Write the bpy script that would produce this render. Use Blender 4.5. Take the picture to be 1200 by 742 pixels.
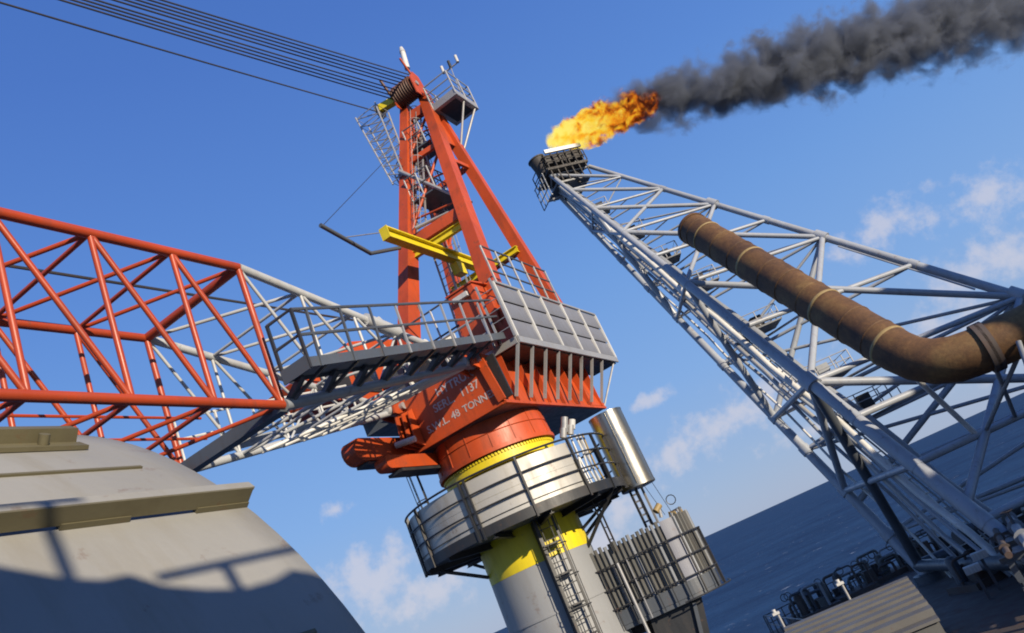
import bpy, bmesh, math, random
from mathutils import Vector, Matrix
random.seed(7)
for o in list(bpy.data.objects): bpy.data.objects.remove(o)
SC = bpy.context.scene
COL = SC.collection
R = math.radians
# ------------------------------------------------------------------ camera
FPX = 933.0                                   # focal length in photo pixels (photo is 1200 x 742)
PITCH = math.atan(328 / FPX)
ROLL = R(24.4)
FW = Vector((0, math.cos(PITCH), math.sin(PITCH)))
UP = Vector((0, -math.sin(PITCH), math.cos(PITCH)))
RT = Vector((1, 0, 0))
cR, sR = math.cos(ROLL), math.sin(ROLL)
cx = RT * cR - UP * sR
cy = RT * sR + UP * cR
cam = bpy.data.cameras.new('camera')
cam.sensor_width = 36.0
cam.lens = 36.0 * FPX / 1200
cam.clip_start = 0.05
cam.clip_end = 200000
camo = bpy.data.objects.new('camera', cam)
m = Matrix((cx, cy, -FW)).transposed().to_4x4()
camo.matrix_world = m
COL.objects.link(camo)
SC.camera = camo

def ray(x, y):                                # sight line of the survey photo, length 1 along the view axis
    u = (x - 600) / FPX; v = -(y - 371) / FPX
    return cx * u + cy * v + FW
def at(x, y, dep): return ray(x, y) * dep

# ------------------------------------------------------------------ axes of the platform
CD = Vector((0.3783, 0.9257, 0)).normalized()   # crane: away from the boom tip
CW = Vector((CD.y, -CD.x, 0))                   # crane: to the right
CO = Vector((-2.13, 23.35, 0))                  # crane axis
CROT = math.atan2(CW.y, CW.x)
SEL = R(19)
SH = CW * math.sin(R(65)) - CD * math.cos(R(65))
SUN = SH * math.cos(SEL) + Vector((0, 0, math.sin(SEL)))
SU = Vector((-SH.y, SH.x, 0)); SV = SUN.cross(SU)
if SV.z < 0: SV = -SV

# ------------------------------------------------------------------ world
W = bpy.data.worlds.new('World'); SC.world = W; W.use_nodes = True
nt = W.node_tree; N = nt.nodes; L = nt.links
for n in list(N): N.remove(n)
def nd(tree, typ, **kw):
    n = tree.nodes.new(typ)
    for k, v in kw.items():
        if k == 'inputs':
            for a, b in v.items(): n.inputs[a].default_value = b
        else: setattr(n, k, v)
    return n
sky = nd(nt, 'ShaderNodeTexSky', sky_type='NISHITA', sun_disc=False, sun_elevation=SEL,
         sun_rotation=math.atan2(SUN.x, SUN.y), altitude=40.0, air_density=1.0, dust_density=0.25, ozone_density=2.6)
tc = nd(nt, 'ShaderNodeTexCoord')
# cumulus near the horizon: direction-space banks broken up by noise
nz = nd(nt, 'ShaderNodeTexNoise', inputs={'Scale': 34.0, 'Detail': 8.0, 'Roughness': 0.6})
L.new(tc.outputs['Generated'], nz.inputs['Vector'])
clouds = [((1036, 267), .055, .020), ((1152, 232), .050, .021), ((1165, 306), .075, .030), ((1125, 372), .05, .02),
          ((866, 484), .10, .024), ((905, 455), .05, .016), ((790, 535), .055, .030), ((762, 470), .026, .009), ((432, 680), .07, .036),
          ((510, 690), .07, .026), ((392, 598), .017, .008), ((724, 604), .04, .02), ((700, 640), .05, .02), ((1180, 410), .06, .02),
          ((1290, 230), .09, .03), ((300, 760), .1, .04), ((960, 500), .05, .012), ((650, 560), .03, .012)]
rng = random.Random(3)
for k in range(16):                            # the same kind of clouds go on round the rest of the horizon
    a = R(60 + k * 15 + rng.uniform(-5, 5)); e = R(rng.uniform(3, 12))
    clouds.append((Vector((math.sin(a) * math.cos(e), math.cos(a) * math.cos(e), math.sin(e))), rng.uniform(.05, .1), rng.uniform(.02, .035)))
acc = None
for c, ra, rb in clouds:
    dv = c if isinstance(c, Vector) else ray(*c).normalized()
    hr = Vector((dv.y, -dv.x, 0)).normalized(); vr = hr.cross(dv)
    if vr.z < 0: vr = -vr
    s = nd(nt, 'ShaderNodeVectorMath', operation='SUBTRACT'); L.new(tc.outputs['Generated'], s.inputs[0]); s.inputs[1].default_value = dv
    d1 = nd(nt, 'ShaderNodeVectorMath', operation='DOT_PRODUCT'); L.new(s.outputs[0], d1.inputs[0]); d1.inputs[1].default_value = hr / ra
    d2 = nd(nt, 'ShaderNodeVectorMath', operation='DOT_PRODUCT'); L.new(s.outputs[0], d2.inputs[0]); d2.inputs[1].default_value = vr / rb
    d3 = nd(nt, 'ShaderNodeVectorMath', operation='DOT_PRODUCT'); L.new(s.outputs[0], d3.inputs[0]); d3.inputs[1].default_value = dv * 6
    cb = nd(nt, 'ShaderNodeCombineXYZ'); L.new(d1.outputs['Value'], cb.inputs[0]); L.new(d2.outputs['Value'], cb.inputs[1]); L.new(d3.outputs['Value'], cb.inputs[2])
    ln = nd(nt, 'ShaderNodeVectorMath', operation='LENGTH'); L.new(cb.outputs[0], ln.inputs[0])
    if acc is None: acc = ln.outputs['Value']
    else:
        mn = nd(nt, 'ShaderNodeMath', operation='MINIMUM'); L.new(acc, mn.inputs[0]); L.new(ln.outputs['Value'], mn.inputs[1]); acc = mn.outputs[0]
# mask = smooth(noise*2.6 - dist)
m1 = nd(nt, 'ShaderNodeMath', operation='MULTIPLY_ADD', inputs={1: 4.6, 2: -1.45}); L.new(nz.outputs['Fac'], m1.inputs[0])
m2 = nd(nt, 'ShaderNodeMath', operation='SUBTRACT'); L.new(m1.outputs[0], m2.inputs[0]); L.new(acc, m2.inputs[1])
mr = nd(nt, 'ShaderNodeMapRange', interpolation_type='SMOOTHSTEP', inputs={1: -0.55, 2: 1.1, 3: 0.0, 4: 0.62}); L.new(m2.outputs[0], mr.inputs[0])
mixc = nd(nt, 'ShaderNodeMix', data_type='RGBA')
L.new(mr.outputs[0], mixc.inputs['Factor'])
# clear marine air: the Nishita sky is blended with an even zenith-to-horizon blue, the same all round
sz = nd(nt, 'ShaderNodeSeparateXYZ'); L.new(tc.outputs['Generated'], sz.inputs[0])
rampn = nd(nt, 'ShaderNodeValToRGB'); el_ = rampn.color_ramp.elements
el_[0].position = 0.0; el_[0].color = (.36, .45, .64, 1); el_[1].position = 1.0; el_[1].color = (.035, .12, .44, 1)
for p_, c_ in ((.06, (.31, .44, .69, 1)), (.18, (.225, .41, .77, 1)), (.34, (.160, .345, .755, 1)), (.50, (.108, .262, .69, 1)), (.68, (.074, .190, .59, 1))): q_ = el_.new(p_); q_.color = c_
L.new(sz.outputs[2], rampn.inputs[0])
up_ = nd(nt, 'ShaderNodeVectorMath', operation='SCALE', inputs={'Scale': 1/0.12}); L.new(rampn.outputs[0], up_.inputs[0])
hs = nd(nt, 'ShaderNodeMix', data_type='RGBA', inputs={'Factor': 0.90}); L.new(sky.outputs[0], hs.inputs['A']); L.new(up_.outputs[0], hs.inputs['B'])
L.new(hs.outputs['Result'], mixc.inputs['A']); mixc.inputs['B'].default_value = (5.7, 5.5, 6.0, 1)
bg = nd(nt, 'ShaderNodeBackground', inputs={'Strength': 0.085}); L.new(mixc.outputs['Result'], bg.inputs['Color'])
W.cycles.sampling_method = 'MANUAL'; W.cycles.sample_map_resolution = 256
ow = nd(nt, 'ShaderNodeOutputWorld'); L.new(bg.outputs[0], ow.inputs['Surface'])
# ------------------------------------------------------------------ sun
sl = bpy.data.lights.new('sun', 'SUN'); sl.energy = 5.0; sl.angle = R(0.53); sl.color = (1.0, 0.86, 0.66)
so = bpy.data.objects.new('sun', sl); so.rotation_euler = SUN.to_track_quat('Z', 'Y').to_euler(); so.location = SUN * 60; COL.objects.link(so)
vs = SC.view_settings; vs.view_transform = 'Standard'; vs.look = 'None'; vs.exposure = 0.5; vs.gamma = 1.0; vs.use_curve_mapping = False
cyc = SC.cycles
cyc.max_bounces = 6; cyc.transparent_max_bounces = 12; cyc.volume_bounces = 1; cyc.use_denoising = True
cyc.sample_clamp_indirect = 8.0; cyc.filter_width = 1.9

# ------------------------------------------------------------------ materials
def newmat(name):
    mt = bpy.data.materials.new(name); mt.use_nodes = True
    t = mt.node_tree
    b = t.nodes['Principled BSDF']; return mt, t, b
def rgb(c): return (c[0], c[1], c[2], 1.0)
def paint(name, col, dirt=(0.12, 0.08, 0.05), amt=0.25, rough=0.45, scale=1.3, metal=0.0, bump=0.06, streak=True, var=0.12, chips=0.35, ms=None):
    col = [c*0.76 for c in col]; dirt = [c*0.76 for c in dirt]
    mt, t, b = newmat(name)
    co = nd(t, 'ShaderNodeTexCoord')
    mp = nd(t, 'ShaderNodeMapping'); mp.inputs['Scale'].default_value = ms or ((3.2, 3.2, 0.55) if streak else (1, 1, 1))
    t.links.new(co.outputs['Object'], mp.inputs['Vector'])
    n1 = nd(t, 'ShaderNodeTexNoise', inputs={'Scale': scale, 'Detail': 6.0, 'Roughness': 0.62}); t.links.new(mp.outputs[0], n1.inputs['Vector'])
    n2 = nd(t, 'ShaderNodeTexNoise', inputs={'Scale': scale * 0.45, 'Detail': 3.0}); t.links.new(co.outputs['Object'], n2.inputs['Vector'])
    n3 = nd(t, 'ShaderNodeTexNoise', inputs={'Scale': scale * 14, 'Detail': 4.0}); t.links.new(co.outputs['Object'], n3.inputs['Vector'])
    r1 = nd(t, 'ShaderNodeMapRange', inputs={1: 0.50, 2: 0.78, 3: 0.0, 4: amt}); t.links.new(n1.outputs['Fac'], r1.inputs[0])
    hv = nd(t, 'ShaderNodeMapRange', inputs={1: 0.3, 2: 0.7, 3: 1 - var, 4: 1 + var}); t.links.new(n2.outputs['Fac'], hv.inputs[0])
    hsv = nd(t, 'ShaderNodeHueSaturation', inputs={'Color': rgb(col)}); t.links.new(hv.outputs[0], hsv.inputs['Value'])
    mx = nd(t, 'ShaderNodeMix', data_type='RGBA'); t.links.new(r1.outputs[0], mx.inputs['Factor'])
    t.links.new(hsv.outputs[0], mx.inputs['A']); mx.inputs['B'].default_value = rgb(dirt)
    n4 = nd(t, 'ShaderNodeTexNoise', inputs={'Scale': scale * 3.1, 'Detail': 8.0, 'Roughness': 0.72}); t.links.new(co.outputs['Object'], n4.inputs['Vector'])
    r4 = nd(t, 'ShaderNodeMapRange', inputs={1: 0.60, 2: 0.65, 3: 0.0, 4: chips}); t.links.new(n4.outputs['Fac'], r4.inputs[0])
    mx2 = nd(t, 'ShaderNodeMix', data_type='RGBA'); t.links.new(r4.outputs[0], mx2.inputs['Factor']); t.links.new(mx.outputs['Result'], mx2.inputs['A']); mx2.inputs['B'].default_value = (0.11, 0.05, 0.025, 1)
    t.links.new(mx2.outputs['Result'], b.inputs['Base Color'])
    rr = nd(t, 'ShaderNodeMapRange', inputs={1: 0.3, 2: 0.7, 3: rough - 0.1, 4: rough + 0.14}); t.links.new(n1.outputs['Fac'], rr.inputs[0])
    t.links.new(rr.outputs[0], b.inputs['Roughness'])
    b.inputs['Metallic'].default_value = metal
    if bump:
        bp = nd(t, 'ShaderNodeBump', inputs={'Strength': bump, 'Distance': 0.02}); t.links.new(n3.outputs['Fac'], bp.inputs['Height']); t.links.new(bp.outputs[0], b.inputs['Normal'])
    return mt
M = {}
M['red'] = paint('red_marine_paint', (0.52, 0.072, 0.011), dirt=(0.17, 0.035, 0.012), amt=0.6, rough=0.5, var=.22, chips=.6)
M['boomred'] = paint('dark_red_boom_paint', (0.42, 0.055, 0.012), dirt=(0.12, 0.025, 0.011), amt=0.4, rough=0.42)
M['white'] = paint('white_marine_paint', (0.70, 0.70, 0.67), dirt=(0.32, 0.24, 0.16), amt=0.3, rough=0.4)
M['grey'] = paint('grey_marine_paint', (0.29, 0.31, 0.335), dirt=(0.15, 0.12, 0.10), amt=0.3, rough=0.42)
M['dgrey'] = paint('dark_grey_paint', (0.080, 0.092, 0.11), dirt=(0.05, 0.04, 0.04), amt=0.3, rough=0.42)
M['pale'] = paint('pale_grey_boom_paint', (0.47, 0.485, 0.49), dirt=(0.28, 0.2, 0.14), amt=0.3, rough=0.4)
M['louvre'] = paint('blue_grey_louvre', (0.215, 0.225, 0.265), dirt=(0.12, 0.1, 0.1), amt=0.25, rough=0.5)
M['galv'] = paint('galvanised_steel', (0.43, 0.43, 0.43), dirt=(0.25, 0.22, 0.2), amt=0.3, rough=0.42, metal=0.35)
M['flare'] = paint('pale_blue_grey_tower_paint', (0.37, 0.40, 0.445), dirt=(0.22, 0.17, 0.12), amt=0.4, rough=0.36, scale=0.7)
M['black'] = paint('black_steel', (0.022, 0.024, 0.028), dirt=(0.06, 0.04, 0.03), amt=0.3, rough=0.5)
M['soot'] = paint('sooty_steel', (0.05, 0.045, 0.042), dirt=(0.012, 0.011, 0.01), amt=0.8, rough=0.7)
M['yellow'] = paint('yellow_paint', (0.78, 0.62, 0.012), dirt=(0.2, 0.14, 0.03), amt=0.35, rough=0.45)
M['steelwall'] = paint('brushed_steel_cladding', (0.47, 0.46, 0.43), dirt=(0.24, 0.21, 0.17), amt=0.4, rough=0.45, metal=0.3, scale=0.9, var=.1)
M['stainless'] = paint('stainless_steel', (0.45, 0.43, 0.38), dirt=(0.28, 0.25, 0.2), amt=0.5, rough=0.3, metal=0.95, scale=1.2, var=.12)
M['column'] = paint('column_grey_paint', (0.29, 0.30, 0.31), dirt=(0.2, 0.19, 0.18), amt=0.35, rough=0.45, scale=.8)
M['tank'] = paint('grey_tank_paint', (0.285, 0.282, 0.262), dirt=(0.19, 0.165, 0.11), amt=0.55, rough=0.6, scale=1.1, bump=.15, ms=(2.6, .5, .5), chips=.35, var=.16)
M['tankbeam'] = paint('weathered_shaded_cream_beam', (0.125, 0.11, 0.06), dirt=(0.07, 0.052, 0.025), amt=0.6, rough=0.6, scale=2.5, streak=False)  # base colour darkened to hold the shade on the beam webs
M['corr'] = paint('corrugated_dark_cladding', (0.13, 0.13, 0.12), dirt=(0.08, 0.06, 0.045), amt=0.5, rough=0.5)
M['roof'] = paint('weathered_brown_roof', (0.15, 0.145, 0.135), dirt=(0.1, 0.075, 0.05), amt=0.5, rough=0.6, streak=False)
M['rustmach'] = paint('rusty_machinery', (0.09, 0.07, 0.06), dirt=(0.14, 0.05, 0.025), amt=0.7, rough=0.7, streak=False)
M['rope'] = paint('greased_wire_rope', (0.045, 0.045, 0.05), amt=0.2, rough=0.5, streak=False)
M['sheave'] = paint('brown_sheave_steel', (0.12, 0.05, 0.03), dirt=(0.04, 0.03, 0.03), amt=0.6, rough=0.55, streak=False)
M['block'] = paint('cream_shade_block_paint', (0.5, 0.48, 0.42), rough=0.6)
M['lamp'] = paint('lamp_housing', (0.6, 0.6, 0.58), rough=0.4)
M['orange'] = paint('orange_glass', (0.8, 0.25, 0.05), rough=0.3, amt=0.1)
M['letter'] = paint('faded_white_lettering', (0.55, 0.48, 0.48), dirt=(0.42, 0.08, 0.04), amt=0.85, rough=0.5, scale=3)
M['hose'] = paint('ochre_hose', (0.35, 0.25, 0.1), rough=0.6, streak=False)
# rust pipe
mt, t, b = newmat('rusted_pipe_steel'); M['rust'] = mt
co = nd(t, 'ShaderNodeTexCoord')
n1 = nd(t, 'ShaderNodeTexNoise', inputs={'Scale': 0.35, 'Detail': 9.0, 'Roughness': 0.7}); t.links.new(co.outputs['Object'], n1.inputs['Vector'])
n2 = nd(t, 'ShaderNodeTexNoise', inputs={'Scale': 4.5, 'Detail': 6.0, 'Roughness': 0.7}); t.links.new(co.outputs['Object'], n2.inputs['Vector'])
cr = nd(t, 'ShaderNodeValToRGB'); e = cr.color_ramp.elements
e[0].position = 0.32; e[0].color = (0.045, 0.020, 0.009, 1); e[1].position = 0.72; e[1].color = (0.19, 0.115, 0.038, 1)
x = e.new(0.52); x.color = (0.105, 0.050, 0.016, 1)
t.links.new(n1.outputs['Fac'], cr.inputs['Fac'])
mx = nd(t, 'ShaderNodeMix', data_type='RGBA', blend_type='MULTIPLY', inputs={'Factor': 0.7}); t.links.new(cr.outputs['Color'], mx.inputs['A'])
c2 = nd(t, 'ShaderNodeMapRange', inputs={1: 0.3, 2: 0.7, 3: 0.55, 4: 1.3}); t.links.new(n2.outputs['Fac'], c2.inputs[0])
cc = nd(t, 'ShaderNodeCombineColor'); [t.links.new(c2.outputs[0], cc.inputs[i]) for i in range(3)]
t.links.new(cc.outputs[0], mx.inputs['B']); t.links.new(mx.outputs['Result'], b.inputs['Base Color']); b.inputs['Roughness'].default_value = 0.72
bp = nd(t, 'ShaderNodeBump', inputs={'Strength': 0.35, 'Distance': 0.05}); t.links.new(n2.outputs['Fac'], bp.inputs['Height']); t.links.new(bp.outputs[0], b.inputs['Normal'])
# sea
mt, t, b = newmat('open_sea'); M['sea'] = mt
co = nd(t, 'ShaderNodeTexCoord')
mp = nd(t, 'ShaderNodeMapping'); mp.inputs['Rotation'].default_value = (0, 0, 0.5); mp.inputs['Scale'].default_value = (1, 2.2, 1); t.links.new(co.outputs['Object'], mp.inputs['Vector'])
w1 = nd(t, 'ShaderNodeTexNoise', inputs={'Scale': 0.03, 'Detail': 9.0, 'Roughness': 0.66}); t.links.new(mp.outputs[0], w1.inputs['Vector'])
w2 = nd(t, 'ShaderNodeTexNoise', inputs={'Scale': 0.010, 'Detail': 4.0}); t.links.new(mp.outputs[0], w2.inputs['Vector'])
w3 = nd(t, 'ShaderNodeTexNoise', inputs={'Scale': 0.11, 'Detail': 3.0, 'Roughness': 0.55}); t.links.new(mp.outputs[0], w3.inputs['Vector'])
bp = nd(t, 'ShaderNodeBump', inputs={'Strength': 0.9, 'Distance': 7.0}); t.links.new(w1.outputs['Fac'], bp.inputs['Height']); t.links.new(bp.outputs[0], b.inputs['Normal'])
cap = nd(t, 'ShaderNodeMapRange', interpolation_type='SMOOTHSTEP', inputs={1: 0.70, 2: 0.74, 3: 0.0, 4: 0.85}); t.links.new(w3.outputs['Fac'], cap.inputs[0])
wm = nd(t, 'ShaderNodeMath', operation='MULTIPLY_ADD', inputs={1: 0.55}); t.links.new(w2.outputs['Fac'], wm.inputs[0])
wh = nd(t, 'ShaderNodeMath', operation='MULTIPLY', inputs={1: 0.45}); t.links.new(w1.outputs['Fac'], wh.inputs[0]); t.links.new(wh.outputs[0], wm.inputs[2])
cv = nd(t, 'ShaderNodeMapRange', inputs={1: 0.38, 2: 0.62, 3: 0.0, 4: 1.0}); t.links.new(wm.outputs[0], cv.inputs[0])
mx = nd(t, 'ShaderNodeMix', data_type='RGBA'); t.links.new(cv.outputs[0], mx.inputs['Factor']); mx.inputs['A'].default_value = (0.004, 0.020, 0.060, 1); mx.inputs['B'].default_value = (0.016, 0.052, 0.118, 1)
mx2 = nd(t, 'ShaderNodeMix', data_type='RGBA'); t.links.new(cap.outputs[0], mx2.inputs['Factor']); t.links.new(mx.outputs['Result'], mx2.inputs['A']); mx2.inputs['B'].default_value = (0.5, 0.55, 0.6, 1)
df = nd(t, 'ShaderNodeBsdfDiffuse'); t.links.new(mx2.outputs['Result'], df.inputs['Color']); t.links.new(bp.outputs[0], df.inputs['Normal'])
gl = nd(t, 'ShaderNodeBsdfGlossy', inputs={'Roughness': 0.35, 'Color': (.8, .9, 1, 1)}); t.links.new(bp.outputs[0], gl.inputs['Normal'])
ms_ = nd(t, 'ShaderNodeMixShader', inputs={0: 0.10}); t.links.new(df.outputs[0], ms_.inputs[1]); t.links.new(gl.outputs[0], ms_.inputs[2])
t.nodes.remove(b); t.links.new(ms_.outputs[0], [q for q in t.nodes if q.type == 'OUTPUT_MATERIAL'][0].inputs['Surface'])

# ------------------------------------------------------------------ mesh helpers
def basis(dirv, up=Vector((0, 0, 1))):
    z = dirv.normalized()
    if abs(z.dot(up)) > 0.999: up = Vector((0, 1, 0))
    x = up.cross(z).normalized(); y = z.cross(x)
    return x, y, z
class MB:
    def __init__(s): s.v = []; s.f = []; s.s = []
    def add(s, vs, fs, smooth=False):
        k = len(s.v); s.v += [tuple(p) for p in vs]
        for i, f in enumerate(fs):
            s.f.append([k + j for j in f]); s.s.append(smooth[i] if isinstance(smooth, list) else smooth)
        return s
    def box(s, a, b):
        (x0, y0, z0), (x1, y1, z1) = a, b
        return s.add([(x0,y0,z0),(x1,y0,z0),(x1,y1,z0),(x0,y1,z0),(x0,y0,z1),(x1,y0,z1),(x1,y1,z1),(x0,y1,z1)],
                     [(3,2,1,0),(4,5,6,7),(0,1,5,4),(1,2,6,5),(2,3,7,6),(3,0,4,7)])
    def beam(s, p, q, w, h, up=Vector((0, 0, 1)), w2=None, h2=None):
        p, q = Vector(p), Vector(q); x, y, z = basis(q - p, Vector(up)); w2 = w2 or w; h2 = h2 or h
        vs = [p + x*a*w/2 + y*c*h/2 for a, c in ((-1,-1),(1,-1),(1,1),(-1,1))] + [q + x*a*w2/2 + y*c*h2/2 for a, c in ((-1,-1),(1,-1),(1,1),(-1,1))]
        return s.add(vs, [(3,2,1,0),(4,5,6,7),(0,1,5,4),(1,2,6,5),(2,3,7,6),(3,0,4,7)])
    def ibeam(s, p, q, w, h, t=0.03, up=Vector((0, 0, 1))):
        p, q = Vector(p), Vector(q); x, y, z = basis(q - p, Vector(up))
        s.beam(p + y*(h/2-t/2), q + y*(h/2-t/2), w, t, up); s.beam(p - y*(h/2-t/2), q - y*(h/2-t/2), w, t, up)
        return s.beam(p, q, t, h - 2*t, up)
    def tube(s, p, q, r, r2=None, n=10, cap=True):
        p, q = Vector(p), Vector(q); x, y, z = basis(q - p); r2 = r if r2 is None else r2
        vs = []
        for c, rr in ((p, r), (q, r2)):
            for i in range(n):
                a = 2*math.pi*i/n; vs.append(c + x*math.cos(a)*rr + y*math.sin(a)*rr)
        fs = [(i, (i+1) % n, n+(i+1) % n, n+i) for i in range(n)]; sm = [True]*n
        if cap: fs += [tuple(reversed(range(n))), tuple(range(n, 2*n))]; sm += [False, False]
        return s.add(vs, fs, sm)
    def path(s, pts, r, n=8, closed=False):
        pts = [Vector(p) for p in pts]
        if isinstance(r, (int, float)): r = [r]*len(pts)
        m = len(pts); ref = None; vs = []
        for i, p in enumerate(pts):
            a = pts[(i-1) % m] if (i or closed) else p; b = pts[(i+1) % m] if (i < m-1 or closed) else p
            tn = (b - a).normalized()
            if ref is None: ref = basis(tn)[0]
            x = (ref - tn*ref.dot(tn)).normalized(); ref = x; y = tn.cross(x)
            for k in range(n):
                an = 2*math.pi*k/n; vs.append(p + (x*math.cos(an) + y*math.sin(an))*r[i])
        fs = []; sm = []
        for i in range(m if closed else m-1):
            j = (i+1) % m
            for k in range(n): fs.append((i*n+k, i*n+(k+1) % n, j*n+(k+1) % n, j*n+k)); sm.append(True)
        if not closed: fs += [tuple(reversed(range(n))), tuple((m-1)*n+k for k in range(n))]; sm += [False, False]
        return s.add(vs, fs, sm)
    def lathe(s, prof, n=48, c=(0, 0, 0), a0=0.0, a1=2*math.pi, smooth=True):
        full = abs(a1 - a0 - 2*math.pi) < 1e-6; cols = n if full else n+1; m = len(prof); vs = []
        for i in range(cols):
            a = a0 + (a1-a0)*i/n
            for r, z in prof: vs.append((c[0]+r*math.cos(a), c[1]+r*math.sin(a), c[2]+z))
        fs = []; sm = []
        for i in range(n):
            j = (i+1) % cols
            for k in range(m-1): fs.append((i*m+k, j*m+k, j*m+k+1, i*m+k+1)); sm.append(smooth and abs(prof[k][0]-prof[k+1][0]) < 3*abs(prof[k][1]-prof[k+1][1]))
        return s.add(vs, fs, sm)
    def poly(s, pts, off):
        off = Vector(off); n = len(pts); pts = [Vector(p) for p in pts]
        vs = pts + [p + off for p in pts]
        return s.add(vs, [tuple(reversed(range(n))), tuple(range(n, 2*n))] + [(i, (i+1) % n, n+(i+1) % n, n+i) for i in range(n)])
    def shift(s, o):
        o = Vector(o); s.v = [tuple(Vector(p) - o) for p in s.v]; return s
    def mesh(s, name, mat):
        me = bpy.data.meshes.new(name); me.from_pydata(s.v, [], s.f); me.polygons.foreach_set('use_smooth', s.s)
        bm = bmesh.new(); bm.from_mesh(me); bmesh.ops.recalc_face_normals(bm, faces=bm.faces); bm.to_mesh(me); bm.free()
        me.set_sharp_from_angle(angle=R(46))
        me.materials.append(M[mat] if isinstance(mat, str) else mat); return me
    def build(s, name, mat, parent=None, label=None):
        o = bpy.data.objects.new(name, s.mesh(name, mat)); COL.objects.link(o)
        if parent is not None: o.parent = parent
        if label: o['label'] = label
        return o
def tag(o, label, cat, group=None, kind=None):
    if kind: o['kind'] = kind
    o['label'] = label
    if cat: o['category'] = cat
    if group: o['group'] = group
    return o
def thing(name, label, cat, loc=(0, 0, 0), rz=0.0, group=None):
    o = bpy.data.objects.new(name, None); o.empty_display_size = 0.2; o.location = loc; o.rotation_euler = (0, 0, rz); COL.objects.link(o)
    return tag(o, label, cat, group)
def structure(name, mb, mat):
    o = mb.build(name, mat); o['kind'] = 'structure'; return o
def lerp(a, b, f): return Vector(a) + (Vector(b) - Vector(a)) * f

# ------------------------------------------------------------------ sea
SEA = -42.0
structure('sea', MB().add([(-60000, -60000, SEA), (60000, -60000, SEA), (60000, 60000, SEA), (-60000, 60000, SEA)], [(0, 1, 2, 3)]), 'sea')

def cl(x, y, z): return CO + CW*x + CD*y + Vector((0, 0, z))        # crane frame -> world
def handrail(parent, pts, h, mat_post='white', mat_rail='dgrey', n_mid=1, step=1.1, r=0.025, up=Vector((0, 0, 1)), toe=None, closed=False):
    """stanchions and rails over a polyline of foot points"""
    pts = [Vector(p) for p in pts]
    seen = []
    top = MB().path([p + up*h for p in pts], r, n=6).build('handrail', mat_rail, parent)
    for a, b in zip(pts, pts[1:]):
        k = max(1, round((b-a).length/step))
        for i in range(k+1):
            p = lerp(a, b, i/k)
            if any((p-q).length < 0.05 for q in seen): continue
            seen.append(p); MB().tube(p, p + up*h, r*1.15, n=6).build('post', mat_post, top)
    for j in range(n_mid):
        f = (j+1)/(n_mid+1)
        MB().path([p + up*h*f for p in pts], r, n=6).build('mid_rail', mat_rail, top)
    if toe:
        for a, b in zip(pts, pts[1:]): MB().beam(a + up*toe/2, b + up*toe/2, 0.012, toe, up).build('toe_board', mat_post, top)

# ================================================================== crane pedestal
def pol(ang, r, z):                                     # angle from the boom side towards the right side
    a = R(ang); return Vector((math.sin(a)*r, -math.cos(a)*r, z))
PED = thing('crane_pedestal', 'grey crane pedestal column with yellow top band and round service platform', 'crane pedestal', CO, CROT)
MB().lathe([(1.75, -34), (1.70, -4.0), (1.55, -1.0), (1.515, 1.1)], 64).build('column', 'column', PED)
MB().lathe([(1.515, 1.104), (1.5, 2.2), (1.5, 3.89)], 64).build('yellow_band', 'yellow', PED)
for z in (-2.6, -0.2): MB().lathe([(1.2, z-.03), (1.56 if z > -1 else 1.66, z-.03), (1.56 if z > -1 else 1.66, z+.03), (1.2, z+.03)], 64).build('weld_seam', 'column', PED)
g = MB().lathe([(1.45, 3.90), (1.70, 3.90), (1.70, 4.22), (1.45, 4.22)], 64)
for i in range(110):
    a = 2*math.pi*i/110; c, s_ = math.cos(a), math.sin(a); tx = Vector((-s_, c, 0))
    p = Vector((c*1.70, s_*1.70, 4.18)); g.beam(p, p + Vector((c*.035, s_*.035, 0)), .045, .07)
g.build('slew_ring_gear', 'yellow', PED)
# platform
RP = 3.05
MB().lathe([(1.5, 2.14), (RP, 2.14), (RP, 2.30), (1.5, 2.30)], 64).build('platform_deck', 'dgrey', PED)
MB().lathe([(RP, 2.10), (RP+.04, 2.10), (RP+.04, 2.36), (RP, 2.36)], 64).build('platform_edge', 'black', PED)
for k in range(12):
    a = k*30 + 12
    MB().ibeam(pol(a, 1.5, 2.04), pol(a, RP-.06, 2.08), .12, .16, .02).build('platform_joist', 'black', PED)
    if k % 2 == 0 and not 0 < a < 90: MB().tube(pol(a, 1.52, 1.35), pol(a, RP-.35, 2.0), .05, n=8).build('platform_strut', 'black', PED)
posts = [-118, -88, -60, -45, -29, 5, 35, 65, 85, 110, 140, 170, 200, 220]
for a0, a1 in zip(posts, posts[1:]):                     # curved wind wall panels
    if a0 >= 65: break
    A0, A1 = R(a0+.4) - math.pi/2, R(a1-.4) - math.pi/2
    for z0, z1 in ((2.36, 2.97), (2.976, 3.58)):
        n = max(3, int((a1-a0)/4))
        MB().lathe([(RP-.055, z0), (RP-.02, z0), (RP-.02, z1), (RP-.055, z1), (RP-.055, z0)], n, a0=A0, a1=A1).build('wind_wall_panel', 'steelwall', PED)
for a in posts:
    x = pol(a, RP+.04, 2.05); y = pol(a, RP+.04, 3.66)
    MB().beam(x, y, .055, .075, pol(a, 1, 0)).build('platform_post', 'black', PED)
MB().beam(pol(8, RP+.04, 2.05), pol(8, RP+.04, 3.66), .05, .07, pol(8, 1, 0)).build('platform_post', 'black', PED)
for z, r in ((3.66, .03), (3.22, .024), (2.78, .024)):
    MB().path([pol(-118 + 338*i/70, RP+.055, z) for i in range(71)], r, 6).build('platform_rail', 'black', PED)
MB().path([pol(-118 + 190*i/40, RP+.0, 2.48) for i in range(41)], .012, 5).build('platform_rail', 'black', PED)
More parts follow.
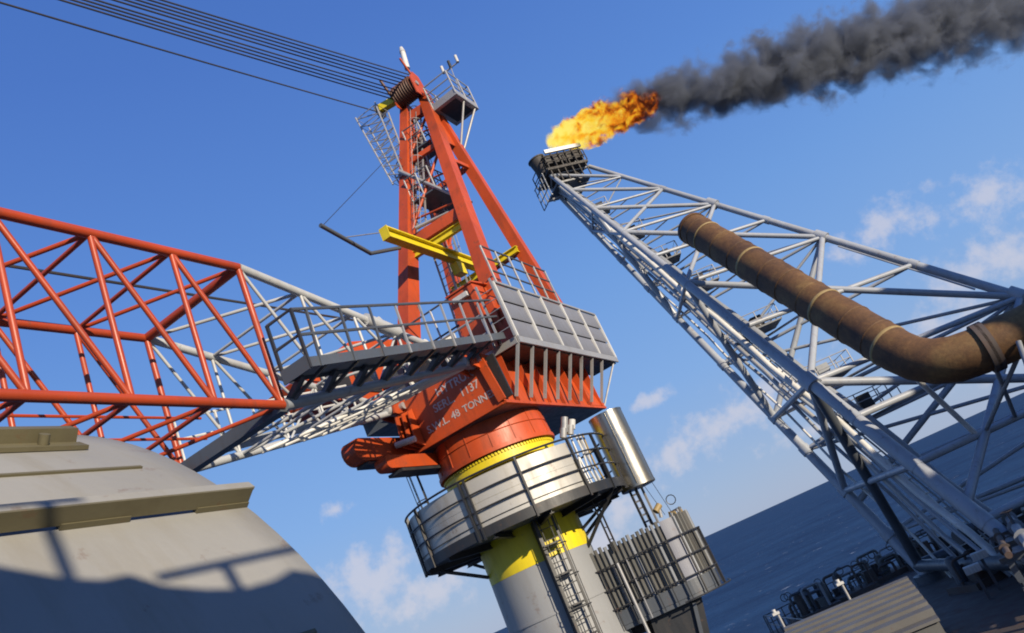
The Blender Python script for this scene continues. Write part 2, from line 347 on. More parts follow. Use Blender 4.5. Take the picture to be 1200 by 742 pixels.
# right-hand corner: valves, cable tray and hoses inside the open rail
for i in range(7):
    a = 68 + i*2.6; p = pol(a, RP-.1-.03*(i % 3), 2.3); q = pol(a + random.uniform(-1.5, 1.5), RP-.12, 3.75)
    MB().path([p, lerp(p, q, .4) + pol(a, random.uniform(-.07, .05), 0), lerp(p, q, .7) + pol(a, random.uniform(-.05, .06), 0), q], .028, 6).build('service_hose', random.choice(['galv', 'white', 'hose', 'grey']), PED)
for i, (a, z) in enumerate([(70, 3.9), (73, 4.05), (77, 3.95), (81, 4.1), (75, 4.2)]):
    c = pol(a, 2.75, z); MB().tube(c - Vector((0, 0, .12)), c + Vector((.1, .05, .12)), .1, n=10).build('valve_body', random.choice(['galv', 'lamp']), PED)
# ladders
def ladder(parent, foot, top, side, width, mat='black', cage=None, step=.3, rail=.03):
    foot, top, side = Vector(foot), Vector(top), Vector(side).normalized()
    lad = MB().beam(foot - side*width/2, top - side*width/2, rail*1.3, rail*2.2, side).build('ladder', mat, parent)
    MB().beam(foot + side*width/2, top + side*width/2, rail*1.3, rail*2.2, side).build('ladder_rail', mat, lad)
    n = int((top-foot).length/step)
    for i in range(1, n):
        c = lerp(foot, top, i/n)
        MB().tube(c - side*width/2, c + side*width/2, .014, n=5).build('rung', mat, lad)
    if cage:
        cage = Vector(cage); out = cage.normalized(); rr = cage.length
        k = int((top-foot).length/.75)
        for i in range(k+1):
            c = lerp(foot, top, i/k)
            MB().path([c + side*width/2*math.cos(t)*1.35 + out*rr*math.sin(t) for t in [math.pi*j/8 for j in range(9)]], .016, 5).build('cage_hoop', mat, lad)
        for j in (2, 4, 6):
            t = math.pi*j/8; o2 = side*width/2*math.cos(t)*1.35 + out*rr*math.sin(t)
            MB().tube(foot + o2, top + o2, .013, n=5).build('cage_strip', mat, lad)
ladder(PED, pol(38, 1.95, -6), pol(44, 1.78, 2.12), pol(134, 1, 0), .5, cage=pol(41, .42, 0))
MB().beam(pol(31, 1.83, -6), pol(34, 1.7, 2.1), .05, .32, pol(41, 1, 0)).build('cable_tray', 'black', PED)
for i in range(9): MB().beam(pol(42, 1.5, -5+i*.8), pol(42, 1.9, -5+i*.8), .5, .04).build('ladder_bracket', 'black', PED)
ladder(PED, pol(98, 2.15, 0.6), pol(98, 2.15, 3.3), pol(8, 1, 0), .45)
MB().beam(pol(98, 1.5, 1.5), pol(98, 2.9, 2.1), .06, .08).build('platform_strut', 'black', PED)
MB().beam(pol(92, 1.5, 1.0), pol(90, 2.9, 2.1), .06, .08).build('platform_strut', 'black', PED)
ladder(PED, pol(-62, 2.3, 2.3), pol(-58, 2.35, 4.9), pol(30, 1, 0), .5, cage=pol(-60, .3, 0))

# ================================================================== silencer drum and clad side cabin
CABO = cl(2.62, 1.36, 0)
to_cam = Vector((-CABO.x, -CABO.y, 0)).normalized(); CABX = Vector((-to_cam.y, to_cam.x, 0))
if CABX.x < 0: CABX = -CABX
CABROT = math.atan2(CABX.y, CABX.x); CABO = CABO - CABX*.22
CAB = thing('side_cabin', 'dark corrugated cabin with outer rails cantilevered from the pedestal', 'cabin', CABO + Vector((0, 0, -1.2)), CABROT)
# local: x right, y away, z from floor
hw = 1.62; zt = 2.12
QR = .95
def cpath(d):                                                   # distance along the front, round the right-hand corner, along the end
    s0 = hw - QR + hw
    if d < s0: return Vector((-hw + d, -.95, 0)), Vector((0, -1, 0))
    d -= s0; q = QR*math.pi/2
    if d < q: a = d/QR; return Vector((hw - QR + QR*math.sin(a), -.95 + QR - QR*math.cos(a), 0)), Vector((math.sin(a), -math.cos(a), 0))
    return Vector((hw, -.95 + QR + d - q, 0)), Vector((1, 0, 0))
PLn = hw - QR + hw + QR*math.pi/2 + .9
def cring(off, z, d0=0.0, d1=PLn, n=40): return [cpath(d0 + (d1-d0)*i/n)[0] + cpath(d0 + (d1-d0)*i/n)[1]*off + Vector((0, 0, z)) for i in range(n+1)]
MB().poly([p for p in cring(0, -.12)] + [Vector((-hw, .9, -.12))], (0, 0, .12)).build('cabin_floor', 'dgrey', CAB)
def curtain(nm, off, z0, z1, mat, d0=0.0, d1=PLn, n=40):
    a, b_ = cring(off, z0, d0, d1, n), cring(off, z1, d0, d1, n); a2, b2 = cring(off-.03, z0, d0, d1, n), cring(off-.03, z1, d0, d1, n)
    m_ = MB()
    for i in range(n): m_.add([a[i], a[i+1], b_[i+1], b_[i], a2[i], a2[i+1], b2[i+1], b2[i]], [(0, 1, 2, 3), (7, 6, 5, 4), (3, 2, 6, 7), (0, 4, 5, 1)], True)
    return m_.build(nm, mat, CAB)
curtain('kick_panel', .02, 0, .36, 'dgrey')
BK = curtain('rib_backing', -.04, .36, zt-.2, 'corr')
MB().box((-hw, -.88, .0), (-hw+.03, .9, zt-.12)).build('end_wall', 'corr', CAB)
nrib = 33
for i in range(nrib):                                            # pressed cladding ribs
    p, nn = cpath(.06 + (PLn-.1)*i/nrib); tt = Vector((-nn.y, nn.x, 0)); h_ = zt - .44 + .03*math.sin(i*2.1)
    if 17 <= i <= 19: continue
    q = [p - tt*.05, p - tt*.022 + nn*.065, p + tt*.022 + nn*.065, p + tt*.05]
    MB().poly([x + Vector((0, 0, .36)) - nn*.03 for x in q], (0, 0, h_)).build('cladding_rib', 'corr' if i % 5 else 'grey', BK)
curtain('grey_panel', .03, .36, zt-.1, 'louvre', .06 + (PLn-.1)*16.7/nrib, .06 + (PLn-.1)*19.4/nrib, 6)
for i in range(7):
    p, nn = cpath(PLn*.66 + i*.17)
    MB().path([p - nn*.12 + Vector((0, 0, zt-.5)), p - nn*.1 + Vector((0, 0, zt-.02+.05*(i % 3))), p - nn*.3 + Vector((0, 0, zt+.05)), p - nn*.4 + Vector((0, 0, zt-.4))], .03, 6).build('bundled_hose', ['hose', 'galv', 'corr'][i % 3], CAB)
for z in (.45, .95, 1.5): MB().path(cring(.13, z, 0, PLn, 40), .022, 6).build('outer_rail', 'black', CAB)
MB().path(cring(.26, -.08, PLn*.45, PLn, 24), .022, 6).build('outer_rail', 'black', CAB)
for i in range(13):
    p, nn = cpath(PLn*i/12); p = p + nn*.12
    MB().beam(p + Vector((0, 0, -.1)), p + Vector((0, 0, 1.52)), .03, .05, nn).build('rail_post', 'black' if i != 3 else 'galv', CAB)
MB().tube((-.70, -1.12, -2.2), (-.72, -1.12, 1.5), .045, n=8).build('drain_pipe', 'galv', CAB)
MB().tube((-hw-.07, -1.0, -.1), (-hw-.07, -1.0, 1.95), .06, n=8).build('corner_post', 'black', CAB)
MB().poly([(-.55, -.7, -.12), (.95, -.7, -.12), (.35, -.7, -2.6), (-.75, -.7, -2.6)], (0, .1, 0)).build('support_bracket', 'black', CAB)
MB().poly([(-.75, .5, -.12), (.95, .5, -.12), (.35, .5, -2.6), (-.95, .5, -2.6)], (0, .1, 0)).build('support_bracket', 'black', CAB)
MB().beam((.7, -.72, -.2), (.15, -.72, -2.6), .18, .1).build('bracket_flange', 'dgrey', CAB)
MB().beam((-1.6, .2, -.3), (.3, .2, -.3), .25, .25).build('bracket_beam', 'black', CAB)
MB().tube((.9, -.5, zt), (.95, -.5, zt+.28), .05, n=8).build('valve_stem', 'galv', CAB)
MB().tube((.82, -.55, zt+.2), (1.0, -.45, zt+.33), .09, n=10).build('valve_cap', 'hose', CAB)
MB().path([(1.35 + .13*math.cos(t), -.5, zt + .33 + .13*math.sin(t)) for t in [i*math.pi/6 for i in range(12)]], .015, 5, closed=True).build('hose_loop', 'black', CAB)
DRO = cl(3.06, 1.58, 0)
DR = thing('silencer_drum', 'tall stainless steel drum standing on thin legs above the corrugated cabin', 'drum', DRO + Vector((0, 0, .85)), CROT)
MB().lathe([(0, 1.08), (.50, 1.10), (.525, 1.12), (.525, 1.18), (.515, 1.18), (.515, 2.25), (.519, 2.25), (.519, 2.27), (.515, 2.27), (.515, 3.39), (.525, 3.39), (.525, 3.43), (.49, 3.43), (0, 3.47)], 56).build('drum_shell', 'stainless', DR)
MB().beam((.18, -.497, 1.2), (.18, -.497, 3.38), .03, .03, (0, 1, 0)).build('seam_strip', 'stainless', DR)
for a in (0, 1):
    x = -.22 + a*.2
    MB().beam((x, -.25, 0), (x, -.25, 1.1), .06, .06).build('drum_leg', 'black', DR)
    MB().beam((x, .25, 0), (x, .25, 1.1), .06, .06).build('drum_leg', 'galv', DR)
for i in range(5): MB().beam((-.22, -.25, .15+i*.2), (-.02, -.25, .15+i*.2), .03, .05).build('leg_rung', 'galv', DR)
MB().tube((.42, .0, 1.08), (.75, -.6, .1), .008, n=4).build('guy_wire', 'black', DR)
MB().tube((.1, .2, 1.08), (.45, -.3, .1), .008, n=4).build('guy_wire', 'black', DR)
for z in (1.6, 2.6): MB().beam((-.5, 0, z), (-1.0, -.4, z), .06, .06).build('stay_bracket', 'black', DR)

# ================================================================== crane (slewing house and A-frame)
CR = thing('pedestal_crane', 'orange red slewing crane house with tall A-frame and grey louvred side', 'crane', CO, CROT)
MB().lathe([(1.0, 4.25), (1.82, 4.25), (1.82, 4.36), (1.77, 4.36), (1.75, 4.72), (1.70, 5.5)], 64).build('slew_drum', 'red', CR)
MB().lathe([(1.74, 4.76), (1.775, 4.78), (1.74, 4.80)], 64).build('drum_band', 'red', CR)
for k in range(16): MB().beam(pol(k*22.5+6, 1.775, 4.37), pol(k*22.5+6, 1.715, 5.3), .03, .03, pol(k*22.5+6, 1, 0)).build('drum_rib', 'red', CR)
# lower house: front plate, right side, underside, back
zb, zd = 5.2, 6.8; YF, YB, XS = -1.95, 5.3, 1.90
MB().poly([(-1.25, YF, zb), (XS-.05, YF, zb), (XS-.18, YF, 6.7), (-1.25, YF, 6.7)], (0, .05, 0)).build('front_plate', 'red', CR)
MB().poly([(XS, YF, zb), (XS, YB, zb), (XS-.22, YB, zd), (XS-.22, YF, zd)], (-.05, 0, 0)).build('side_plate', 'red', CR)
MB().poly([(-XS, -1.0, zb), (-XS, YB, zb), (-XS+.2, YB, zd), (-XS+.2, -1.0, zd)], (.05, 0, 0)).build('side_plate', 'red', CR)
MB().box((-XS+.02, YF+.06, zb-.04), (XS-.06, YB-.05, zb+.02)).build('bottom_plate', 'dgrey', CR)
MB().box((-XS+.05, YB-.1, zb+.03), (XS-.1, YB-.05, zd)).build('back_plate', 'red', CR)
MB().beam((XS, YF-.02, zb), (XS, YB+.02, zb), .10, .08).build('bottom_flange', 'red', CR)
MB().beam((-1.3, YF-.02, zb), (XS-.06, YF-.02, zb), .08, .08).build('bottom_flange', 'red', CR)
MB().beam((XS-.02, YF-.08, zb+.05), (XS-.2, YF-.08, 6.75), .24, .06, (0, 1, 0)).build('corner_plate', 'red', CR)
MB().beam((XS+.10, YF+.15, zb+.1), (XS+.04, YF+.15, 6.6), .08, .26, (1, 0, 0)).build('corner_web', 'black', CR)
for i in range(7):
    y = YF + .75 + i*1.02
    MB().poly([(XS+.01, y, zb+.04), (XS+.09, y, zb+.04), (XS+.09, y, 6.7), (XS-.2, y, 6.7)], (0, .03, 0)).build('side_stiffener', 'red', CR)
MB().poly([(XS+.05, 3.9, zb+.05), (XS+.05, YB, zb+.05), (XS-.12, YB, 6.1)], (-.03, 0, 0)).build('rear_gusset', 'red', CR)
# lettering on the front plate
def lettering(txt, x, z, size, parent):
    cu = bpy.data.curves.new('lettering', 'FONT'); cu.body = txt; cu.size = size; cu.extrude = .003; cu.offset = .004; cu.resolution_u = 3
    tmp = bpy.data.objects.new('tmp', cu); COL.objects.link(tmp); dg = bpy.context.evaluated_depsgraph_get()
    me = bpy.data.meshes.new_from_object(tmp.evaluated_get(dg)); bpy.data.objects.remove(tmp)
    me.transform(Matrix.Translation((x, YF-.006, z)) @ Matrix.Rotation(math.pi/2, 4, 'X')); me.materials.clear(); me.materials.append(M['letter'])
    o = bpy.data.objects.new('lettering', me); COL.objects.link(o); o.parent = parent; o['label'] = 'white lettering reading ' + txt
for wd, x, z, sz_ in (('HYTRUK', .02, 6.30, .34), ('SERL.', -.24, 5.93, .33), ('1137', .72, 5.93, .33), ('S.W.L.', -.68, 5.50, .30), ('48', .20, 5.50, .30), ('TONNES', .62, 5.50, .285)): lettering(wd, x, z, sz_, CR)
# forward rounded arms and hinge brackets
def arm(x0, x1, ynose, yback, z0, z1, mat='red'):
    r = (z1-z0)/2; pts = [(x0, yback, z1)] + [(x0, ynose + r - r*math.sin(t)*1.0, (z0+z1)/2 + r*math.cos(t)) for t in [math.pi*i/8 for i in range(9)]] + [(x0, yback, z0)]
    MB().poly(pts, (x1-x0, 0, 0)).build('forward_arm', mat, CR)
arm(-1.95, -1.5, -4.3, -1.0, 5.15, 5.80)
arm(-1.45, -1.05, -3.8, -1.0, 4.72, 5.08)
MB().box((-1.93, -3.9, 5.06), (-1.52, -2.0, 5.13)).build('arm_underplate', 'black', CR)
MB().box((-1.5, -3.3, 4.60), (-1.0, -.6, 4.68)).build('lower_platform', 'black', CR)
for i in range(8): MB().beam((-1.45, -2.9+i*.3, 4.70), (-1.45, -2.9+i*.3, 5.0), .12, .05).build('grating_cleat', 'galv', CR)
for sx in (-1.43, 1.43):
    for o_ in (-.22, .22):
        MB().poly([(sx+o_-.03, -2.4, 6.42), (sx+o_-.03, -1.9, 6.3), (sx+o_-.03, -1.6, 7.0), (sx+o_-.03, -1.95, 7.05), (sx+o_-.03, -2.3, 6.85)], (.06, 0, 0)).build('boom_hinge_plate', 'red', CR)
    MB().tube((sx-.36, -2, 6.6), (sx+.36, -2, 6.6), .11, n=14).build('hinge_pin', 'galv', CR)
for i, x in enumerate((-1.24, -1.08, -.92)):
    yy = YF-.02
    MB().poly([(x, yy, 5.25), (x, yy-.62+.1*i, 5.35), (x, yy-.45+.1*i, 6.3), (x, yy, 6.4)], (.035, 0, 0)).build('front_stiffener', 'red', CR)
MB().tube((-1.4, -2.6, 5.5), (-.8, -2.5, 5.42), .09, n=10).build('hydraulic_pipe', 'white', CR)
# machinery deck
DX = 2.65; LY0, LY1 = -1.15, 6.5
MB().box((-2.6, LY0-.05, 6.80), (DX, LY1, 6.86)).build('machinery_deck', 'dgrey', CR)
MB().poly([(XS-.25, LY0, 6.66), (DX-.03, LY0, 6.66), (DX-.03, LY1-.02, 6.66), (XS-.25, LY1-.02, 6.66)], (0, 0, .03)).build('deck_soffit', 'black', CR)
for i in range(10):
    y = LY0+.1 + .82*i; MB().ibeam((XS-.15, y, 6.74), (DX, y, 6.74), .10, .11, .02).build('deck_joist', 'black', CR)
MB().beam((DX+.04, LY0-.05, 6.78), (DX+.04, LY1+.05, 6.78), .06, .2).build('deck_edge_channel', 'galv', CR)
MB().beam((.9, LY0-.09, 6.78), (DX, LY0-.09, 6.78), .06, .2).build('deck_edge_channel', 'galv', CR)
for i in range(8):
    y = -1.2 + i*.9
    MB().beam((XS+.08, y-.12, 5.34), (DX-.02, y, 6.70), .09, .055, (0, 1, 0)).build('deck_prop', 'galv', CR)
MB().beam((DX-.04, LY1-.25, 6.68), (XS+.02, YB-.05, 5.25), .05, .05).build('deck_prop', 'galv', CR)
# louvre wall: 5 bays x 3 rows
LX, Y0, Y1, Z0, Z1 = DX, LY0, LY1+.05, 6.90, 8.66
LW = MB().box((LX-.08, Y0, Z0-.02), (LX-.05, Y1, Z1)).build('louvre_wall', 'dgrey', CR)
for i in range(5):
    ya, yb = Y0 + (Y1-Y0)*i/5 + .04, Y0 + (Y1-Y0)*(i+1)/5 - .04
    for j in range(3):
        za, zb_ = Z0 + (Z1-Z0)*j/3 + .02, Z0 + (Z1-Z0)*(j+1)/3 - .015
        MB().poly([(LX+.015, ya, za), (LX+.03, ya, za+.02), (LX-.005, ya, zb_), (LX-.02, ya, zb_)], (0, yb-ya, 0)).build('louvre_panel', 'louvre', LW)
for i in range(6):
    y = Y0 + (Y1-Y0)*i/5; MB().beam((LX+.03, y, Z0-.05), (LX+.02, y, Z1+.03), .08, .07, (1, 0, 0)).build('louvre_mullion', 'white', LW)
MB().beam((LX+.02, Y0, Z1+.04), (LX+.02, Y1, Z1+.04), .08, .06).build('louvre_top_rail', 'galv', LW)
handrail(CR, [(LX, Y0+.3, Z1+.07), (LX, Y1-3.0, Z1+.07)], 1.3, 'galv', 'dgrey', 2, .95, r=.03)
ladder(CR, (2.45, LY0-.2, 6.86), (2.4, LY0-.1, 8.8), (1, 0, 0), .5, 'galv')
handrail(CR, [(.35, LY0-.02, 6.86), (1.9, LY0-.02, 6.86)], 1.15, 'galv', 'galv', 1, .5, r=.035)
handrail(CR, [(-1.9, .5, 6.87), (1.0, .5, 6.87)], 2.9, 'galv', 'dgrey', 2, 1.45, r=.032)
# red control cabinet with a small lamp
MB().box((.70, -.25, 6.87), (1.62, 2.2, 9.45)).build('control_cabinet', 'red', CR)
MB().poly([(.64, -.3, 9.46), (1.68, -.3, 9.46), (1.68, 2.25, 9.70), (.64, 2.25, 9.70)], (0, 0, .05)).build('cabinet_roof', 'red', CR)
MB().box((.88, -.40, 9.12), (1.42, -.27, 9.27)).build('cabinet_lamp', 'lamp', CR)
MB().box((1.66, .0, 6.87), (1.9, 1.2, 8.9)).build('cabinet_side_box', 'red', CR)
# winches and other machinery on the deck
for i, (x, y, z, r_, ln, mt_) in enumerate([(-.5, -.3, 7.65, .55, 1.4, 'black'), (-.4, 1.6, 7.7, .6, 1.7, 'sheave'), (-.3, 3.5, 7.6, .5, 1.5, 'black')]):
    MB().tube((x-ln/2, y, z), (x+ln/2, y, z), r_, n=24).build('winch_drum', mt_, CR)
    for e_ in (-1, 1):
        MB().tube((x+e_*ln/2, y, z), (x+e_*(ln/2+.06), y, z), r_+.16, n=24).build('winch_flange', 'white' if i == 0 else 'red', CR)
        MB().box((x+e_*(ln/2+.1)-.05, y-.35, 6.87), (x+e_*(ln/2+.1)+.05, y+.35, z)).build('winch_stand', 'red', CR)
MB().box((-1.95, -.9, 6.87), (-1.35, .4, 8.2)).build('motor_housing', 'dgrey', CR)
MB().tube((-1.0, -.95, 8.2), (-.2, -.95, 8.2), .22, n=14).build('motor_casing', 'white', CR)
for i in range(10):
    x = random.uniform(-1.8, .6); y = random.uniform(-.9, -.4); z = random.uniform(6.95, 8.3)
    MB().path([(x, y, z), (x+random.uniform(-.4, .4), y+.1, z+random.uniform(-.3, .3)), (x+random.uniform(-.7, .7), y+.3, 6.9)], .03, 6).build('hydraulic_hose', random.choice(['black', 'galv', 'white', 'dgrey']), CR)
# red winch house on the far side
MB().poly([(-2.4, -4.1, 8.15), (-2.4, -1.5, 9.5), (-2.4, 2.6, 10.1), (-2.4, 2.6, 7.3), (-2.4, -3.7, 7.45)], (-1.5, 0, 0)).build('operator_cabin', 'red', CR)
MB().poly([(-2.38, -3.5, 7.75), (-2.38, -2.2, 7.75), (-2.38, -2.2, 8.75), (-2.38, -3.5, 8.15)], (.02, 0, 0)).build('cabin_window', 'black', CR)
MB().poly([(-2.38, -1.9, 7.75), (-2.38, -.8, 7.75), (-2.38, -.8, 9.0), (-2.38, -1.9, 8.8)], (.02, 0, 0)).build('cabin_window', 'black', CR)
MB().box((-3.7, -.5, 6.87), (-2.2, 2.4, 7.28)).build('cabin_base', 'dgrey', CR)
# A-frame
TR, TL = Vector((.45, 5.8, 20.7)), Vector((-.45, 5.62, 20.6))
F2 = Vector((1.95, -.05, 6.87)); F1 = Vector((-2.0, -.35, 6.87)); F3 = Vector((2.25, 5.0, 6.87)); F4 = Vector((-2.25, 5.0, 6.87))
B3, B4 = Vector((.58, 5.85, 19.7)), Vector((-.58, 5.75, 19.5))
MB().beam(F2, TR, .66, .50, (1, 0, 0), .46, .40).build('frame_leg', 'red', CR)
MB().beam(F1, TL, .66, .50, (1, 0, 0), .46, .40).build('frame_leg', 'red', CR)
MB().beam(F3, B3, .46, .46, (1, 0, 0), .38, .38).build('frame_leg', 'red', CR)
MB().beam(F4, B4, .46, .46, (1, 0, 0), .38, .38).build('frame_leg', 'red', CR)
def onleg(a, b, z): return lerp(a, b, (z-a.z)/(b.z-a.z))
for z, w_, h_ in ((13.3, .30, .42), (17.4, .16, .2), (19.9, .3, .4)):
    MB().beam(onleg(F1, TL, z), onleg(F2, TR, z), w_, h_).build('cross_beam', 'red', CR)
for z in (12.0, 16.5, 18.6):
    MB().beam(onleg(F4, B4, z), onleg(F3, B3, z), .18, .2).build('cross_beam', 'red', CR)
for z0_, z1_ in ((13.5, 17.3), (17.5, 19.7)):
    MB().tube(onleg(F1, TL, z0_), onleg(F2, TR, z1_), .06, n=8).build('diagonal_brace', 'red', CR)
    MB().tube(onleg(F4, B4, z0_), onleg(F3, B3, z1_), .06, n=8).build('diagonal_brace', 'red', CR)
for a, b, p, q in ((F1, TL, F4, B4), (F2, TR, F3, B3)):
    for z in (16.4, 18.3): MB().beam(onleg(a, b, z), onleg(p, q, z), .12, .16).build('side_tie', 'red', CR)
MB().poly([onleg(F2, TR, 19.2) + Vector((.1, 0, 0)), onleg(F2, TR, 17.5) + Vector((.05, .2, 0)), onleg(F3, B3, 17.6), onleg(F3, B3, 19.3)], (.03, 0, 0)).build('gusset_plate', 'red', CR)
for p, s_ in ((F1, .9), (F2, .9), (F3, .6), (F4, .6)): MB().box(p - Vector((.5*s_, .5*s_, -.01)), p + Vector((.5*s_, .5*s_, .08))).build('leg_foot_plate', 'red', CR)
# internal ladder between the far legs
ladder(CR, (-.9, 3.9, 8.5), (-.35, 5.0, 19.5), (1, .1, 0), .5, 'galv', cage=(0, .5, .15))
ladder(CR, (-.6, 2.4, 8.0), (-.6, 3.2, 13.2), (1, 0, 0), .45, 'galv')
for z in (15.2, 17.9):                                          # small landings between the legs
    a, b_, c, d_ = onleg(F1, TL, z), onleg(F2, TR, z), onleg(F3, B3, z), onleg(F4, B4, z)
    lo = [lerp(a, b_, .12), lerp(a, b_, .62), lerp(d_, c, .62), lerp(d_, c, .12)]
    MB().poly(lo, (0, 0, .06)).build('landing', 'dgrey', CR)
    handrail(CR, [p + Vector((0, 0, .06)) for p in lo] , 1.0, 'galv', 'dgrey', 1, .7, r=.028)
ladder(CR, onleg(F1, TL, 13.6) + Vector((.55, .15, 0)), onleg(F1, TL, 20.2) + Vector((.35, .25, 0)), (1, 0, 0), .42, 'galv', cage=(0, -.4, .12))
for z in (14.4, 16.1, 18.9): MB().tube(onleg(F1, TL, z), onleg(F2, TR, z-.5), .04, n=8).build('tie_rod', 'red', CR)
# yellow hoist runway
MB().ibeam((-.2, -.75, 12.35), (-.2, 5.6, 12.35), .30, .42, .05).build('runway_beam', 'yellow', CR)
MB().box((-.36, -.80, 12.13), (-.04, -.755, 12.57)).build('runway_end_stop', 'yellow', CR)
MB().ibeam(onleg(F1, TL, 12.8) + Vector((0, .1, 0)), onleg(F2, TR, 12.8) + Vector((0, .1, 0)), .2, .26, .03).build('runway_support', 'yellow', CR)
MB().ibeam(onleg(F4, B4, 12.0) + Vector((0, -.3, 0)), onleg(F3, B3, 12.0) + Vector((0, -.3, 0)), .2, .26, .03).build('runway_support', 'yellow', CR)
MB().box((-.36, 3.1, 11.6), (-.05, 3.6, 12.05)).build('hoist_trolley', 'yellow', CR)
# grey rope guide frame
MB().path([(-1.5, -2.1, 13.15), (-1.5, .15, 12.6), (-1.25, 1.75, 13.05)], .075, 8).build('rope_guide', 'dgrey', CR)
MB().path([(-.95, 3.55, 16.9), (1.35, 3.25, 13.75), (-.6, 2.2, 13.6)], .075, 8).build('rope_guide', 'galv', CR)
MB().tube((-1.5, -2.0, 13.15), (-1.15, 3.9, 18.0), .011, n=4).build('guide_wire', 'black', CR)
MB().tube((-1.5, -.9, 13.0), (-.3, -.6, 12.5), .02, n=5).build('guide_tie', 'galv', CR)
# head: sheave nest
SHF = MB().tube((-1.45, 5.2, 21.0), (.65, 5.2, 21.0), .11, n=12).build('sheave_shaft', 'galv', CR)
for i in range(8):
    x = -.42 + i*.115
    o = MB().lathe([(.12, -.045), (.50, -.045), (.46, 0), (.50, .045), (.12, .045)], 28).build('head_sheave', 'sheave', SHF)
    o.rotation_euler = (0, math.pi/2, 0); o.location = (x, 5.25, 21.0)
for x in (-.53, .55): MB().poly([(x, 4.9, 20.4), (x, 6.0, 20.4), (x, 5.7, 21.6), (x, 5.3, 21.7), (x, 4.85, 21.2)], (.05, 0, 0)).build('head_plate', 'red', CR)
MB().beam((-.6, 5.2, 21.0), (-1.35, 5.1, 21.05), .3, .3).build('side_arm', 'yellow', CR)
o = MB().lathe([(.1, -.06), (.34, -.06), (.30, 0), (.34, .06), (.1, .06)], 24).build('side_sheave', 'dgrey', CR)
o.rotation_euler = (0, math.pi/2, 0); o.location = (-1.42, 5.1, 20.95)
MB().tube((.5, 5.4, 21.5), (.5, 4.9, 22.3), .05, n=8).build('head_horn', 'red', CR)
MB().tube((-.55, 4.9, 21.0), (-.6, 4.6, 21.8), .06, n=8).build('rope_keeper', 'sheave', CR)
# caged access ladder on the left of the head
for a in (0, 1):
    for b_ in (0, 1): MB().tube((-2.05+1.1*a, 4.0+.8*b_, 20.6-.2*b_), (-1.45+.6*a, 3.6+.6*b_, 16.6), .035, n=6).build('access_cage_post', 'galv', CR)
for i in range(9):
    f = i/8; z = 20.5 - 3.8*f; x0_, x1_, y0_, y1_ = -2.05+.6*f, -.95+.1*f, 4.0-.4*f, 4.8-.6*f
    MB().path([(x0_, y0_, z), (x1_, y0_, z), (x1_, y1_, z), (x0_, y1_, z)], .022, 5, closed=True).build('access_cage_hoop', 'galv', CR)
    if i < 8: MB().tube((x0_, y0_, z), (x1_, y0_, z-.45), .026, n=5).build('access_cage_brace', 'galv', CR); MB().tube((x1_, y1_, z), (x0_, y1_, z-.45), .026, n=5).build('access_cage_brace', 'galv', CR)
# basket platform on the right of the head
bz = 19.35
MB().box((.75, 5.2, bz), (2.0, 7.0, bz+.1)).build('basket_floor', 'galv', CR)
MB().box((.95, 5.4, bz-.012), (1.8, 6.8, bz-.004)).build('basket_grating', 'black', CR)
handrail(CR, [(.78, 5.22, bz+.1), (1.97, 5.22, bz+.1), (1.97, 6.97, bz+.1), (.78, 6.97, bz+.1), (.78, 5.22, bz+.1)], 1.15, 'galv', 'grey', 2, .9, r=.032, toe=.22)
MB().tube((1.9, 5.9, bz), (.95, 5.8, bz-1.8), .05, n=8).build('basket_strut', 'galv', CR)
MB().tube((1.9, 6.8, bz), (1.0, 5.9, bz-1.9), .05, n=8).build('basket_strut', 'galv', CR)
# antenna and wind sensor
MB().tube((.3, 5.6, 21.4), (.3, 5.7, 22.3), .025, n=6).build('beacon_mast', 'galv', CR)
MB().tube((.3, 5.7, 22.3), (.3, 6.0, 23.4), .12, n=12).build('beacon_lamp', 'white', CR)
MB().tube((.3, 6.0, 23.4), (.3, 6.05, 23.7), .14, .08, n=12).build('beacon_cap', 'lamp', CR)
MB().tube((1.6, 6.9, 20.5), (1.6, 7.2, 22.1), .022, n=6).build('sensor_mast', 'galv', CR)
MB().beam((1.2, 7.2, 22.1), (2.0, 7.2, 22.1), .05, .05).build('sensor_arm', 'galv', CR)
for x in (1.2, 1.6, 2.0): MB().tube((x, 7.2, 22.1), (x, 7.25, 22.5), .07, n=10).build('wind_sensor', 'lamp' if x != 1.6 else 'black', CR)

# ================================================================== boom
BO = cl(0, -2, 6.6)
BM = thing('lattice_boom', 'long red lattice crane boom with pale tapered heel section and grey side walkway', 'crane boom', BO, CROT)
def bl(x, y, z): return Vector((x, y+2, z-6.6))
HX = 1.43; ZB, ZT = 5.1, 8.12; YE = -9.8; PAN = 1.56; NP = 17
YT = YE - PAN*NP
cr_ = .075
for x in (-HX, HX):
    for z in (ZB, ZT):
        MB().tube(bl(x, YE, z), bl(x, YT, z), .088, n=14).build('chord', 'boomred', BM)
        MB().tube(bl(x*.25, YT-7, 7.2), bl(x, YT, z), .07, .095, n=10).build('tip_chord', 'boomred', BM)
for k in range(NP+1):
    y = YE - PAN*k; y2 = y + PAN
    for x in (-HX, HX):
        MB().tube(bl(x, y, ZB), bl(x, y, ZT), .052 if k else .065, n=10).build('vertical_strut', 'boomred', BM)
    if k:
        for x in (-HX, HX): MB().tube(bl(x, y, ZT), bl(x, y2, ZB), .05, n=10).build('side_diagonal', 'boomred', BM)
        for z in (ZB, ZT):
            MB().tube(bl(-HX, y, z), bl(HX, y, z), .043, n=8).build('cross_strut', 'boomred', BM)
            MB().tube(bl(-HX, y, z), bl(HX, y2, z), .042, n=8).build('cross_diagonal', 'boomred', BM)
MB().beam(bl(-HX, YE, ZB), bl(HX, YE, ZB), .22, .26).build('end_member', 'dgrey', BM)
MB().tube(bl(-HX, YE, ZT), bl(HX, YE, ZT), .095, n=12).build('end_member', 'boomred', BM)
